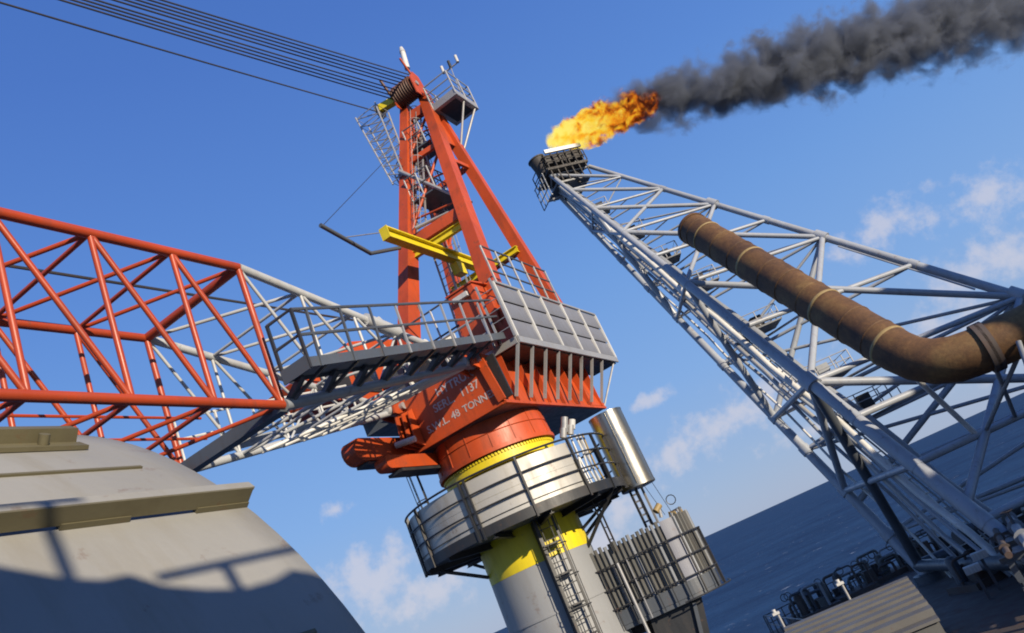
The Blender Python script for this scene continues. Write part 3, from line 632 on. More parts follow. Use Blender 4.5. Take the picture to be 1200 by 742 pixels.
for i, (x, z) in enumerate([(-.9, 6.0), (-.9, 5.55)]): MB().tube(bl(x, YE+.3, z), bl(x, YT, z), .028, n=6).build('service_pipe', 'boomred', BM)
# heel section, pale grey
PV = [(-HX, -2, 6.6), (HX, -2, 6.6)]
for x, y, z in PV:
    for zc in (ZB, ZT):
        MB().tube(bl(x, YE+.02, zc), bl(x, -2.25, 6.6 + (zc-6.6)*.05), .09 if zc == ZT or x < 0 else .12, .09, n=14).build('heel_chord', 'pale' if zc == ZT else ('grey' if x > 0 else 'pale'), BM)
    MB().tube(bl(x, -2.5, 6.6), bl(x, -1.85, 6.6), .17, n=14).build('heel_eye', 'pale', BM)
def hc(x, zc, y): f = (y - YE)/(-2.25 - YE); return bl(x, y, zc + (6.6 + (zc-6.6)*.05 - zc)*f)
ys = [-9.8, -8.2, -6.6, -5.1, -3.7]
for i, y in enumerate(ys):
    for x in (-HX, HX):
        MB().tube(hc(x, ZB, y), hc(x, ZT, y), .036, n=8).build('heel_strut', 'pale', BM)
        if i: MB().tube(hc(x, ZT, ys[i-1]), hc(x, ZB, y), .036, n=8).build('heel_diagonal', 'pale', BM)
        if i > 2: MB().tube(hc(x, ZB, ys[i-1]), hc(x, ZT, y), .03, n=8).build('heel_diagonal', 'pale', BM)
    for zc in (ZB, ZT):
        if i: MB().tube(hc(-HX, zc, y), hc(HX, zc, y), .036, n=8).build('heel_cross_strut', 'pale', BM)
        if i: MB().tube(hc(-HX, zc, ys[i-1]), hc(HX, zc, y), .04, n=8).build('heel_cross_diagonal', 'pale', BM)
for j in range(5):                                           # long parallel braces under the heel
    y = -7.6 + j*.72; MB().tube(hc(-HX, ZB, y) - Vector((0, 0, .06)), hc(HX, ZB, min(y+4.0, -2.6)) - Vector((0, 0, .06)), .05, n=8).build('heel_lower_brace', 'white', BM)
MB().tube(hc(HX, ZT, -6.2), hc(HX, ZT, -5.0), .16, n=14).build('heel_joint_sleeve', 'pale', BM)
MB().poly([hc(HX, ZT, -6.3) + Vector((-.02, 0, -.1)), hc(HX, ZT, -5.6) + Vector((-.02, 0, .28)), hc(HX, ZT, -5.0) + Vector((-.02, 0, -.1))], (.04, 0, 0)).build('lifting_lug', 'pale', BM)
MB().path([bl(-.35, -4.0, 8.75), bl(-.35, -13.2, 8.55), bl(-.35, YT, 7.9)], .03, 6).build('hoist_rope', 'rope', BM)
# walkway along the near side of the heel
def wk(x, y, dz=0): f = (y - YE)/(-2.25 - YE); return bl(x, y, 5.48 + (6.86-5.48)*f + dz)
YW = -1.3
WKO = MB().poly([wk(1.78, -9.9), wk(2.36, -9.9), wk(2.36, YW), wk(1.78, YW)], (0, 0, .04)).build('walkway', 'grey', BM)
for xw in (1.76, 2.37): MB().poly([wk(xw, -9.9, -.08), wk(xw, YW, -.08), wk(xw, YW, .12), wk(xw, -9.9, .12)], (.025, 0, 0)).build('walkway_side_channel', 'dgrey', WKO)
MB().poly([wk(1.74, -9.93, -.12), wk(2.40, -9.93, -.12), wk(2.40, -9.93, .16), wk(1.74, -9.93, .16)], (0, -.03, 0)).build('walkway_end_plate', 'dgrey', WKO)
for i in range(8):
    y = -9.6 + i*1.05; MB().beam(hc(HX, ZB, min(y, -2.4)) + Vector((0, 0, .05)), wk(1.9, y, -.04), .14, .10).build('walkway_bracket', 'dgrey', WKO)
    MB().beam(hc(HX, ZB, min(y, -2.4)), wk(2.3, y+.25, -.04), .06, .06).build('walkway_strut', 'dgrey', WKO)
    p = wk(2.40, y); MB().beam(p - Vector((0, 0, .1)), p + Vector((0, .1, 1.12)), .045, .045).build('walkway_post', 'dgrey' if i < 3 else 'galv', WKO)
for h_ in (.58, 1.12):
    MB().path([wk(1.76, -9.93, h_), wk(2.40, -9.93, h_), wk(2.40, YW, h_+.05)], .033, 6).build('walkway_rail', 'dgrey', WKO)
for x in (1.76, 2.40): MB().beam(wk(x, -9.93, -.1), wk(x, -9.93, 1.13), .055, .055).build('walkway_post', 'black', WKO)
# far side walkway
WKF = MB().poly([wk(-2.3, -9.0), wk(-1.6, -9.0), wk(-1.6, -2.6), wk(-2.3, -2.6)], (0, 0, .04)).build('walkway', 'grey', BM)
for h_ in (.55, 1.05): MB().path([wk(-2.3, -9.0, h_), wk(-2.3, -2.6, h_)], .03, 6).build('walkway_rail', 'white', WKF)
for i in range(6): MB().beam(wk(-2.3, -8.9+i*1.2), wk(-2.3, -8.9+i*1.2, 1.06), .045, .045).build('walkway_post', 'white', WKF)

# ================================================================== luffing ropes
names = ['lowest, leaving the small side sheave', 'second from below', 'third from below', 'fourth from below', 'fifth from below', 'fifth from the top', 'fourth from the top', 'third from the top', 'second from the top', 'topmost']
for i, nm in enumerate(names):
    if i == 0: a, b_ = cl(-1.42, 5.1, 20.9), cl(-.62, YT-6.5, 8.9)
    else:
        f = (i-1)/8 + (.06 if i > 4 else 0); a, b_ = cl(-.62 + 1.05*f, 5.1, 21.02 + .46*f), cl(-.5 + .85*f, YT-6.5, 8.7 - 1.6*f)
    pts = [lerp(a, b_, k/14) - Vector((0, 0, .35*math.sin(math.pi*k/14))) - a for k in range(15)]
    o = MB().path(pts, .026, 6).build('wire_rope', 'rope'); o.location = a
    tag(o, 'thin dark luffing wire rope, ' + nm, 'wire rope', 'luffing ropes from the crane head')

# ================================================================== flare tower: three legs, level frames
DECK = -7.6
class Ln:
    def __init__(s, a, b): s.a = Vector(a); s.v = Vector(b) - Vector(a)
    def z(s, z): return s.a + s.v*((z - s.a.z)/s.v.z)
C1 = Ln(at(645, 205, 74), at(952, 450, 46)); C2 = Ln(at(690, 195, 75.5), at(1193, 347, 51)); C3 = Ln(at(640, 214, 77), at(902, 484, 57))
ZTOP = 34.4
FB = (C1.z(DECK) + C2.z(DECK) + C3.z(DECK))/3
FT = thing('flare_tower', 'tall pale grey three legged lattice flare tower leaning out to the burning tip', 'flare tower', FB)
def fp(p): return Vector(p) - FB
def ftube(nm, a, b, r, r2=None, n=12, mat='flare'): return MB().tube(fp(a), fp(b), r, r2, n).build(nm, mat, FT)
for c, r in ((C1, .42), (C2, .36), (C3, .36)): ftube('leg', c.z(DECK), c.z(ZTOP), r, .20, 18)
LV = [ZTOP, 31.2, 27.6, 23.4, 19.6, 15.9, 10.6, 5.3, 2.4, -1.0, -4.4]
main = {23.4: 27.6, 15.9: 23.4, 5.3: 15.9, -1.0: 5.3}
for i, z in enumerate(LV):
    f = (ZTOP - z)/40; r = .08 + .125*min(1, f*1.2)
    ftube('level_strut', C1.z(z), C2.z(z), r, n=10)
    if z in (ZTOP, 27.6, 15.9, 5.3, -1.0): ftube('level_strut', C1.z(z), C3.z(z), r, n=10)
    ftube('level_strut', C2.z(z), C3.z(z), r*.75, n=10)
    if i:
        zp = LV[i-1]
        ftube('diagonal_brace', C3.z(zp) if i % 2 else C3.z(z), C2.z(z) if i % 2 else C2.z(zp), r*.65, n=10)
        if zp < 32: ftube('inner_brace', lerp(C1.z(z), C2.z(z), .5), C3.z(z), r*.5, n=8)
for za, zb_ in ((31.2, 34.4), (27.6, 31.2), (23.4, 27.6), (15.9, 23.4), (5.3, 15.9), (-4.4, 5.3)): ftube('face_diagonal', C2.z(za), C1.z(zb_), .14 + .12*(ZTOP-za)/40, n=10)
for za, zb_ in ((27.6, 15.9), (15.9, 5.3), (5.3, -1.0)): ftube('rear_diagonal', C1.z(za), C3.z(zb_), .24, n=10)
for za, zb_ in ((27.6, 23.0), (ZTOP, 27.6)): ftube('rear_diagonal', C3.z(za), C1.z(zb_), .14, n=10)
ftube('rear_diagonal', C1.z(5.3), C3.z(-7), .30, n=10, mat='dgrey')
ftube('face_diagonal', C2.z(15.9), C1.z(5.3), .22, n=10); ftube('face_diagonal', C2.z(15.9), C3.z(5.3), .22, n=10)
ftube('face_diagonal', C2.z(5.3), C1.z(-3.6), .24, n=10); ftube('face_diagonal', C2.z(5.3), C3.z(-2), .22, n=10)
ftube('face_diagonal', C2.z(23.4), C1.z(15.9), .17, n=10); ftube('face_diagonal', C2.z(27.6), C1.z(23.4), .15, n=10)
ftube('face_diagonal', C2.z(-1), C1.z(-6.5), .24, n=10)
for c, zz in ((C2, 23.6), (C2, 16.0), (C2, 5.5), (C1, 5.3)):
    p = fp(c.z(zz)); ax = fp(c.z(zz+1)) - p; MB().tube(p - ax*.35, p + ax*.35, .52 if zz < 10 else .42, n=14).build('node_sleeve', 'flare', FT)
for c, o_ in ((C1, C2), (C2, C1), (C3, C1)):
    for z in LV[2:]:
        p = fp(c.z(z)); ax = (fp(c.z(z+1)) - p).normalized(); rr_ = .20 + .2*(ZTOP-z)/42
        MB().tube(p - ax*.3, p + ax*.3, rr_*1.12, n=14).build('node_can', 'flare', FT)
ftube('conduit', lerp(C2.z(14.5), C1.z(14.5), .05), lerp(C2.z(7), C1.z(7), .05), .07, n=6)
# pipes and stairway running up between the two rear legs
def inn(z, f, g=0.0): p = lerp(C1.z(z), C3.z(z), f); return lerp(p, C2.z(z), g)
for f, g, r, mt_ in ((.3, .02, .2, 'white'), (.42, .03, .12, 'flare'), (.5, .02, .16, 'galv'), (.72, .04, .12, 'flare'), (.85, .02, .09, 'white'), (.38, .12, .3, 'grey'), (.66, .1, .16, 'white')):
    MB().path([fp(inn(z, f + .03*math.sin(z*.7+f*9), g)) for z in [DECK + (ZTOP-1-DECK)*k/16 for k in range(17)]], r, 8).build('riser_pipe', mt_, FT)
st0, st1 = [], []
for k in range(40):                                           # access ladder and landings
    z = DECK + .6 + k*1.04; a, b_ = inn(z, .55, .10), inn(z, .78, .10)
    MB().beam(fp(a), fp(b_), .12, .07).build('stair_tread', 'galv', FT)
    st0.append(fp(a)); st1.append(fp(b_))
for s_ in (st0, st1):
    MB().path(s_, .06, 6).build('stair_stringer', 'grey', FT)
    MB().path([p + Vector((0, 0, 1.0)) for p in s_], .04, 6).build('stair_rail', 'galv', FT)
for z in (27.6, 23.4, 19.6, 15.9, 10.6, 5.3, 2.4):
    q = [inn(z+.25, .35, .05), inn(z+.25, .7, .05), inn(z+.25, .7, .28), inn(z+.25, .35, .28)]
    MB().poly([fp(p) for p in q], (0, 0, .1)).build('landing', 'dgrey', FT)
    handrail(FT, [fp(p) + Vector((0, 0, .1)) for p in q] + [fp(q[0]) + Vector((0, 0, .1))], 1.1, 'galv', 'galv', 1, 1.4, r=.035)
    b_ = fp(inn(z+.9, .5, .2)); MB().box(b_ - Vector((.4, .3, .4)), b_ + Vector((.4, .3, .5))).build('junction_box', random.choice(['soot', 'dgrey', 'grey']), FT)
for c in (C1, C2, C3):
    p = fp(c.z(DECK)); MB().tube(p, p + Vector((0, 0, .5)), .9, n=20).build('leg_base', 'dgrey', FT)
for k in range(3):
    a, b_ = [(C1, C2), (C2, C3), (C3, C1)][k]; ftube('base_beam', a.z(-6.6), b_.z(-6.6), .35, n=10, mat='dgrey')
# head platform of the flare
tx = (C2.z(ZTOP) - C1.z(ZTOP)).normalized(); ty = Vector((-tx.y, tx.x, 0)).normalized(); HC = (C1.z(ZTOP) + C2.z(ZTOP) + C3.z(ZTOP))/3 - FB
def hp(x, y, z): return HC + tx*x*.82 + ty*y*.82 + Vector((0, 0, z*.82))
def hbox(nm, a, b_, mat):
    (x0, y0, z0), (x1, y1, z1) = a, b_
    return MB().add([hp(x, y, z) for z in (z0, z1) for x, y in ((x0, y0), (x1, y0), (x1, y1), (x0, y1))], [(3,2,1,0),(4,5,6,7),(0,1,5,4),(1,2,6,5),(2,3,7,6),(3,0,4,7)]).build(nm, mat, FT)
hbox('head_platform', (-2.6, -2.0, .1), (2.6, 2.2, .4), 'soot')
hbox('lower_platform', (-2.2, -1.8, -1.7), (2.2, 2.0, -1.5), 'dgrey')
hbox('heat_shield', (-2.0, -2.05, 2.3), (2.7, -1.75, 2.75), 'white')
hbox('heat_shield_back', (-2.2, -1.7, 1.0), (2.6, 1.6, 2.25), 'soot')
for i in range(6): hbox('head_column', (-2.3+i*.9, -1.9, -1.5), (-2.18+i*.9, -1.78, 2.3), 'soot')
for i in range(22):
    x, y, z = random.uniform(-2, 2.2), random.uniform(-1.9, 1.4), random.uniform(-3.2, 1.6); s_ = random.uniform(.15, .42)
    if i % 2: hbox('valve_box', (x, y, z), (x+s_, y+s_, z+s_*random.uniform(.6, 1.8)), random.choice(['soot', 'galv', 'dgrey', 'grey']))
    else: MB().tube(hp(x, y, z), hp(x+random.uniform(-1, 1), y+random.uniform(-.4, .4), z+random.uniform(-1.2, 1.2)), .09, n=8).build('head_pipe', random.choice(['galv', 'soot', 'white', 'grey']), FT)
for a, b_ in (((-2.6, -2, .4), (2.6, -2, .4)), ((-2.6, -2, .4), (-2.6, 2.2, .4))): handrail(FT, [hp(*a), hp(*b_)], 1.2, 'soot', 'soot', 1, 1.0, r=.05)
for i in range(5): MB().tube(hp(-3.4, -1.6+i*.8, -2.8), hp(-3.3, -1.6+i*.8, 0), .05, n=6).build('cage_bar', 'grey', FT)
for z in (-2.8, -1.8, -.8, 0): MB().tube(hp(-3.35, -1.7, z), hp(-3.35, 1.7, z), .05, n=6).build('cage_rail', 'grey', FT)
MB().tube(hp(-3.4, 0, -2.6), hp(-1.4, 0, -2.4), .09, n=6).build('cage_arm', 'galv', FT)
# burner tip
MB().tube(hp(-2.1, -.4, .6), hp(-2.5, -.4, 2.6), .75, .8, n=20).build('burner_tip', 'soot', FT)
MB().tube(hp(-2.5, -.4, 2.6), hp(-2.52, -.4, 2.75), .86, .86, n=20).build('burner_rim', 'soot', FT)

# ================================================================== flame and smoke
def volume_tube(name, p0, p1, r0, r1, mat, seg=10, n=14, lead=0.0):
    ax = (Vector(p1) - Vector(p0)); Ls = ax.length
    m_ = MB().path([(Ls*k/seg, 0, 0) for k in range(seg+1)], [r0 + (r1-r0)*k/seg for k in range(seg+1)], n)
    o = m_.build(name, mat); x = ax.normalized(); z = Vector((0, 0, 1)); y = z.cross(x).normalized(); z = x.cross(y)
    o.matrix_world = Matrix.Translation(Vector(p0)) @ Matrix((x, y, z)).transposed().to_4x4(); return o, Ls
def mnode(t, op, a, b_=None, c=None, clamp=False):
    n = nd(t, 'ShaderNodeMath', operation=op, use_clamp=clamp)
    for i, q in enumerate((a, b_, c)):
        if q is None: continue
        if isinstance(q, (int, float)): n.inputs[i].default_value = q
        else: t.links.new(q, n.inputs[i])
    return n.outputs[0]
def plume(name, Ls, ra, rb, nscale, soft):
    mt_ = bpy.data.materials.new(name); mt_.use_nodes = True; t = mt_.node_tree
    for n in list(t.nodes): t.nodes.remove(n)
    co = nd(t, 'ShaderNodeTexCoord'); sx = nd(t, 'ShaderNodeSeparateXYZ'); t.links.new(co.outputs['Object'], sx.inputs[0])
    nzz = nd(t, 'ShaderNodeTexNoise', inputs={'Scale': nscale, 'Detail': 5.0, 'Roughness': 0.6, 'Distortion': 0.4}); t.links.new(co.outputs['Object'], nzz.inputs['Vector'])
    y2 = mnode(t, 'MULTIPLY', sx.outputs[1], sx.outputs[1]); z2 = mnode(t, 'MULTIPLY', sx.outputs[2], sx.outputs[2])
    rr = mnode(t, 'SQRT', mnode(t, 'ADD', y2, z2))
    fx = mnode(t, 'DIVIDE', sx.outputs[0], Ls)
    Rx = nd(t, 'ShaderNodeFloatCurve'); t.links.new(fx, Rx.inputs['Value']); cu = Rx.mapping.curves[0]
    for i, (a, b_) in enumerate(zip((0, .12, .5, 1), ra)):
        if i in (0, 3): cu.points[0 if i == 0 else len(cu.points)-1].location = (a, b_/rb)
        else: cu.points.new(a, b_/rb)
    Rx.mapping.update()
    Rm = mnode(t, 'MULTIPLY', Rx.outputs[0], rb)
    return mt_, t, co, sx, nzz, rr, fx, Rm
SP0, SP1 = at(706, 137, 77), at(1300, -22, 100)
mt, t, co, sx, nzz, rr, fx, Rm = plume('black_smoke', (SP1-SP0).length, (2.0, 3.5, 5.2, 6.4), 9.0, 0.40, .5)
# density edge: radius modulated by billowing noise
k1 = mnode(t, 'MULTIPLY_ADD', nzz.outputs['Fac'], 3.0, -0.70)
ed = mnode(t, 'SUBTRACT', mnode(t, 'MULTIPLY', Rm, k1), rr)
de = nd(t, 'ShaderNodeMapRange', interpolation_type='SMOOTHSTEP', inputs={1: -0.1, 2: 3.0, 3: 0.0, 4: 1.0}); t.links.new(ed, de.inputs[0])
ff = nd(t, 'ShaderNodeMapRange', inputs={1: 0.0, 2: 1.0, 3: 2.0, 4: 0.13}); t.links.new(fx, ff.inputs[0])
dn = mnode(t, 'MULTIPLY', de.outputs[0], ff.outputs[0])
pv = nd(t, 'ShaderNodeVolumePrincipled', inputs={'Color': (0.24, 0.265, 0.32, 1), 'Anisotropy': 0.2}); t.links.new(dn, pv.inputs['Density'])
ou = nd(t, 'ShaderNodeOutputMaterial'); t.links.new(pv.outputs[0], ou.inputs['Volume'])
mt.cycles.volume_step_rate = 0.2
SMK, _ = volume_tube('smoke', SP0, SP1, 3.2, 12.0, mt); SMK['kind'] = 'stuff'; SMK['label'] = 'dark grey smoke plume drifting right from the flare flame'
FP0, FP1 = at(641, 169, 75.2), at(778, 112, 78)
mt, t, co, sx, nzz, rr, fx, Rm = plume('gas_fire', (FP1-FP0).length, (.65, 1.4, 2.1, 0.3), 2.4, 0.7, .3)
k1 = mnode(t, 'MULTIPLY_ADD', nzz.outputs['Fac'], 2.6, -0.45)
ed = mnode(t, 'SUBTRACT', mnode(t, 'MULTIPLY', Rm, k1), rr)
de = nd(t, 'ShaderNodeMapRange', interpolation_type='SMOOTHSTEP', inputs={1: 0.0, 2: 0.8, 3: 0.0, 4: 1.0}); t.links.new(ed, de.inputs[0])
n2 = nd(t, 'ShaderNodeTexNoise', inputs={'Scale': 1.1, 'Detail': 4.0, 'Roughness': 0.55, 'Distortion': 0.6}); t.links.new(co.outputs['Object'], n2.inputs['Vector'])
heat = mnode(t, 'SUBTRACT', mnode(t, 'MULTIPLY_ADD', n2.outputs['Fac'], 3.3, -0.66), mnode(t, 'MULTIPLY', fx, 1.12))
cr = nd(t, 'ShaderNodeValToRGB'); e = cr.color_ramp.elements
e[0].position = 0.05; e[0].color = (0.05, 0.008, 0.002, 1); e[1].position = 0.66; e[1].color = (1.0, 0.62, 0.03, 1)
for p_, c_ in ((0.22, (0.42, 0.06, 0.005, 1)), (0.40, (1.0, 0.27, 0.012, 1)), (1.0, (1.0, 0.82, 0.16, 1))): q_ = e.new(p_); q_.color = c_
t.links.new(heat, cr.inputs['Fac'])
ds = mnode(t, 'MULTIPLY', de.outputs[0], 4.0)
pv = nd(t, 'ShaderNodeVolumePrincipled', inputs={'Color': (0.02, 0.01, 0.01, 1)}); t.links.new(ds, pv.inputs['Density'])
t.links.new(cr.outputs['Color'], pv.inputs['Emission Color']); t.links.new(mnode(t, 'MULTIPLY', de.outputs[0], mnode(t, 'MULTIPLY_ADD', fx, -1.3, 3.1)), pv.inputs['Emission Strength'])
ou = nd(t, 'ShaderNodeOutputMaterial'); t.links.new(pv.outputs[0], ou.inputs['Volume'])
mt.cycles.volume_step_rate = 0.3
FLM, _ = volume_tube('gas_flame', FP0, FP1, 1.6, 3.2, mt, 6); tag(FLM, 'bright yellow orange gas flame blowing right from the flare tip', 'flame')

# ================================================================== rusty pipe
PA, PB, PC = at(812, 268, 56), at(1092, 436, 38), at(1225, 376, 36.5)
PIP = thing('rusty_pipe', 'thick rusty brown bent pipe with an open end crossing the flare tower', 'pipe', PB)
rp = 1.1
da, dc = (PA - PB).normalized(), (PC - PB).normalized(); ln_ = 2.2
pts = [PA]
for k in range(1, 24): pts.append(lerp(PA, PB + da*ln_, k/24))
for k in range(5):
    f = k/4; pts.append((PB + da*ln_)*(1-f)**2 + PB*2*f*(1-f) + (PB + dc*ln_)*f*f)
for k in range(1, 8): pts.append(lerp(PB + dc*ln_, PC, k/7))
rw = [rp*(1 + .012*math.sin(i*1.7) + random.uniform(-.006, .006)) for i in range(len(pts))]
MB().path([p - PB for p in pts], rw, 32).build('pipe_wall', 'rust', PIP)
x_, y_, z_ = basis(da)
MB().path([PA - PB - da*.15, PA - PB + da*.12], rp*1.05, 32).build('open_end_rim', 'rust', PIP)
MB().path([PA - PB + da*.121, PA - PB + da*.13], rp*.93, 32).build('pipe_mouth', 'black', PIP)
Lp = (PA - (PB + da*ln_)).length
for f in (.05, .1, .2, .3, .36, .47, .56, .66, .72, .84, .93, .97):
    c = lerp(PA, PB + da*ln_, f) - PB; w_ = .06 if f not in (.36, .72, .97) else .1
    MB().path([c - da*w_, c - da*w_*.4, c + da*w_*.4, c + da*w_], [rp*1.01, rp*1.04, rp*1.04, rp*1.01], 32).build('weld_ring', 'hose' if f in (.1, .36, .72, .97) else 'rust', PIP)
for f in (.1, .16): c = lerp(PB + dc*ln_, PC, f) - PB; MB().path([c - dc*.16, c + dc*.16], rp*1.12, 32).build('clamp_collar', 'rustmach', PIP)
for f, rr_ in ((.22, .03), (.5, .03), (.75, .03)):
    c = lerp(PA, PB + da*ln_, f) - PB; p = c - Vector((0, 0, rp*1.02)); MB().tube(p, p - Vector((0, 0, .4)), .16, n=10).build('drain_nozzle', 'rust', PIP)
bs = lerp(C1.z(-1.0), C2.z(-1.0), .22) - PB
c = lerp(PA, PB + da*ln_, .96) - PB - Vector((0, 0, rp)); MB().tube(c + Vector((0, 0, .3)), bs, .15, n=10).build('support_strut', 'white', PIP)
for f, g in ((.3, .36), (.55, .25), (.75, .5)):
    c = lerp(PB + dc*1.2, PC, f) - PB - Vector((0, 0, rp*.9)); q = lerp(C1.z(-1.0), C2.z(-1.0), g) - PB; MB().tube(c, q, .11, n=8).build('support_strut', 'grey', PIP)
for f, s_ in ((.62, -1), (.8, 1)):
    c = lerp(PB, PC, f) - PB; MB().path([c + Vector((0, -rp*1.1, -.4)), c + Vector((.6*s_, -rp*1.3, -2.2)), c + Vector((1.6, -.2, -4.5))], .12, 8).build('cradle_bar', 'grey', PIP)
for f in (.36, .72):
    c = lerp(PA, PB + da*ln_, f) - PB - Vector((0, 0, rp)); z = (c + PB).z; q = lerp(C1.z(z - 3), C2.z(z - 3), .5) - PB; MB().tube(c + Vector((0, 0, .3)), q, .13, n=8).build('support_strut', 'grey', PIP)

# ================================================================== grey tank in the foreground
AZ = R(24); TA = Vector((math.sin(AZ), math.cos(AZ), 0)); THh = Vector((TA.y, -TA.x, 0))
TR_, TE = 3.889, 3.22
TC = THh*-6.443 + Vector((0, 0, -1.253))
TK = thing('storage_tank', 'huge pale grey round tank with two cream beams in the foreground', 'tank', TC + Vector((0, 0, -TR_)), math.atan2(TA.y, TA.x))
# local x along the axis, y = -THh side ...
def tp(al, ang, r): a = R(ang); return Vector((al, -math.cos(a)*r, math.sin(a)*r + TR_))
m_ = MB(); n = 128; st = [-7.0, -4, -1, 1, 2, 3.0, TE-.02, TE]
vs = []
for i in range(n):
    for k, al in enumerate(st): vs.append(tp(al, 360*i/n, TR_ if k < len(st)-1 else TR_-.02))
fs = [(i*8+k, ((i+1) % n)*8+k, ((i+1) % n)*8+k+1, i*8+k+1) for i in range(n) for k in range(7)]
sm = [True]*len(fs)
fs.append(tuple(i*8+7 for i in range(n))); fs.append(tuple(reversed([i*8 for i in range(n)]))); sm += [False, False]
m_.add(vs, fs, sm).build('tank_shell', 'tank', TK)
def strip(al0, al1, a0, a1, r0, r1, nm, mat, seg=6):
    m_ = MB()
    q = [tp(al0, a0, r0), tp(al0, a1, r0), tp(al0, a1, r1), tp(al0, a0, r1)]
    m_.poly(q, (al1-al0, 0, 0)).build(nm, mat, TK)

for a_ in (46.5, 24.0): strip(-7, TE-.3, a_-.16, a_+.16, TR_-.01, TR_+.012, 'plate_seam', 'tankbeam')
def ringseam(al):
    m_ = MB(); k = 24
    for i in range(k):
        a0, a1 = 20 + 55*i/k, 20 + 55*(i+1)/k
        m_.add([tp(al-.02, a0, TR_+.001), tp(al+.02, a0, TR_+.001), tp(al+.02, a1, TR_+.001), tp(al-.02, a1, TR_+.001), tp(al, a0, TR_+.009), tp(al, a1, TR_+.009)], [(0, 4, 5, 3), (4, 1, 2, 5)], True)
    m_.build('weld_seam', 'tank', TK)
for al in (-.4,): ringseam(al)
# lower beam: an angle iron on packers
strip(-7, TE-.02, 37.9, 38.1, TR_+.02, TR_+.115, 'beam_web', 'tankbeam')
strip(-7, TE-.0, 38.1, 38.9, TR_+.095, TR_+.115, 'beam_flange', 'tank')
for i in range(14):
    al = -6.5 + i*.72; strip(al, al+.34, 37.8, 38.3, TR_, TR_+.03, 'beam_packer', 'tankbeam')
strip(-7, TE-.4, 53.6, 53.9, TR_+.005, TR_+.11, 'beam_web', 'tankbeam')
strip(-7, TE-.4, 53.9, 54.8, TR_+.09, TR_+.11, 'beam_flange', 'tankbeam')
strip(-7, TE-.38, 52.2, 53.6, TR_+.004, TR_+.03, 'beam_foot', 'tankbeam')
for i in range(9): al = -5 + i*.95; p = tp(al, 52.9, TR_+.03); MB().tube(p, p + (tp(al, 52.9, TR_+.06) - tp(al, 52.9, TR_)), .03, n=8).build('bolt', 'tankbeam', TK)
for al in (-5, -1): MB().box((al-.4, -2.6, -.6), (al+.4, 2.6, .75)).build('saddle', 'dgrey', TK)

# ================================================================== lower deck at the flare base
dk = structure('deck', MB().poly([(7.2, 62, DECK), (60, 78, DECK), (70, 24, DECK), (10.2, 24, DECK)], (0, 0, -1.2)), 'rustmach')
rng = random.Random(11)
# corrugated roof of a store
RA, RB, RC = at(922, 741, 41), at(1066, 681, 40.5), at(1100, 724, 33)
RD = RA + (RC - RB); zr = -5.4
RA, RB, RC, RD = [Vector((p.x*zr/p.z, p.y*zr/p.z, zr)) for p in (RA, RB, RC, RD)]
ST = thing('deck_store', 'low deck store with a weathered brown corrugated roof near the frame bottom', 'store', Vector((RD.x, RD.y, DECK)))
bo = Vector((RD.x, RD.y, DECK))
nr = 7
for i in range(nr):
    f0, f1 = i/nr, (i+.5)/nr
    a, b_, c, d_ = lerp(RA, RD, f0), lerp(RB, RC, f0), lerp(RB, RC, f1), lerp(RA, RD, f1)
    MB().poly([a - bo, b_ - bo, c - bo, d_ - bo], (0, 0, .24)).build('roof_rib', 'roof', ST)
MB().poly([RA - bo - Vector((0, 0, .1)), RB - bo - Vector((0, 0, .1)), RC - bo - Vector((0, 0, .1)), RD - bo - Vector((0, 0, .1))], (0, 0, .1)).build('roof_sheet', 'roof', ST)
wl = [lerp(p, (RA+RB+RC+RD)/4, .03) - bo for p in (RA, RB, RC, RD)]
for a, b_ in zip(wl, wl[1:] + wl[:1]): MB().beam(Vector((a.x, a.y, 1.05)), Vector((b_.x, b_.y, 1.05)), .08, 2.0).build('store_wall', 'corr', ST)
def lamp_post(px, py, dep, hgt, label, mat='lamp', bulb=None, lean=0.0):
    top = at(px, py, dep); base = Vector((top.x + lean, top.y, top.z - hgt))
    o = thing('lamp_post', label, 'lamp post', base, 0, 'lamp posts on the flare deck')
    MB().path([(0, 0, 0), (-lean*.3, 0, hgt*.6), (-lean, 0, hgt)], .065, 8).build('post', 'galv', o)
    MB().box((-lean-.26, -.14, hgt-.03), (-lean+.1, .14, hgt+.09)).build('lamp_head', mat, o)
    MB().tube((-lean-.12, -.05, hgt+.09), (-lean-.12, -.05, hgt+.24), .10, n=10).build('lamp_glass', bulb or 'lamp', o)
lamp_post(986, 684, 38, 5.0, 'tall pale lamp post in front of the middle of the corrugated roof')
lamp_post(1049, 714, 34, 4.2, 'lamp post with crossed head in front of the right end of the roof')
lamp_post(911, 719, 40, 4.5, 'leftmost pale lamp post beside the left end of the roof')
lamp_post(1009, 661, 60, 3.8, 'distant lamp post with an orange lamp above the sea', bulb='orange')
lamp_post(947, 692, 56, 4.4, 'distant lamp post with orange lamp above the deck railing left', bulb='orange')
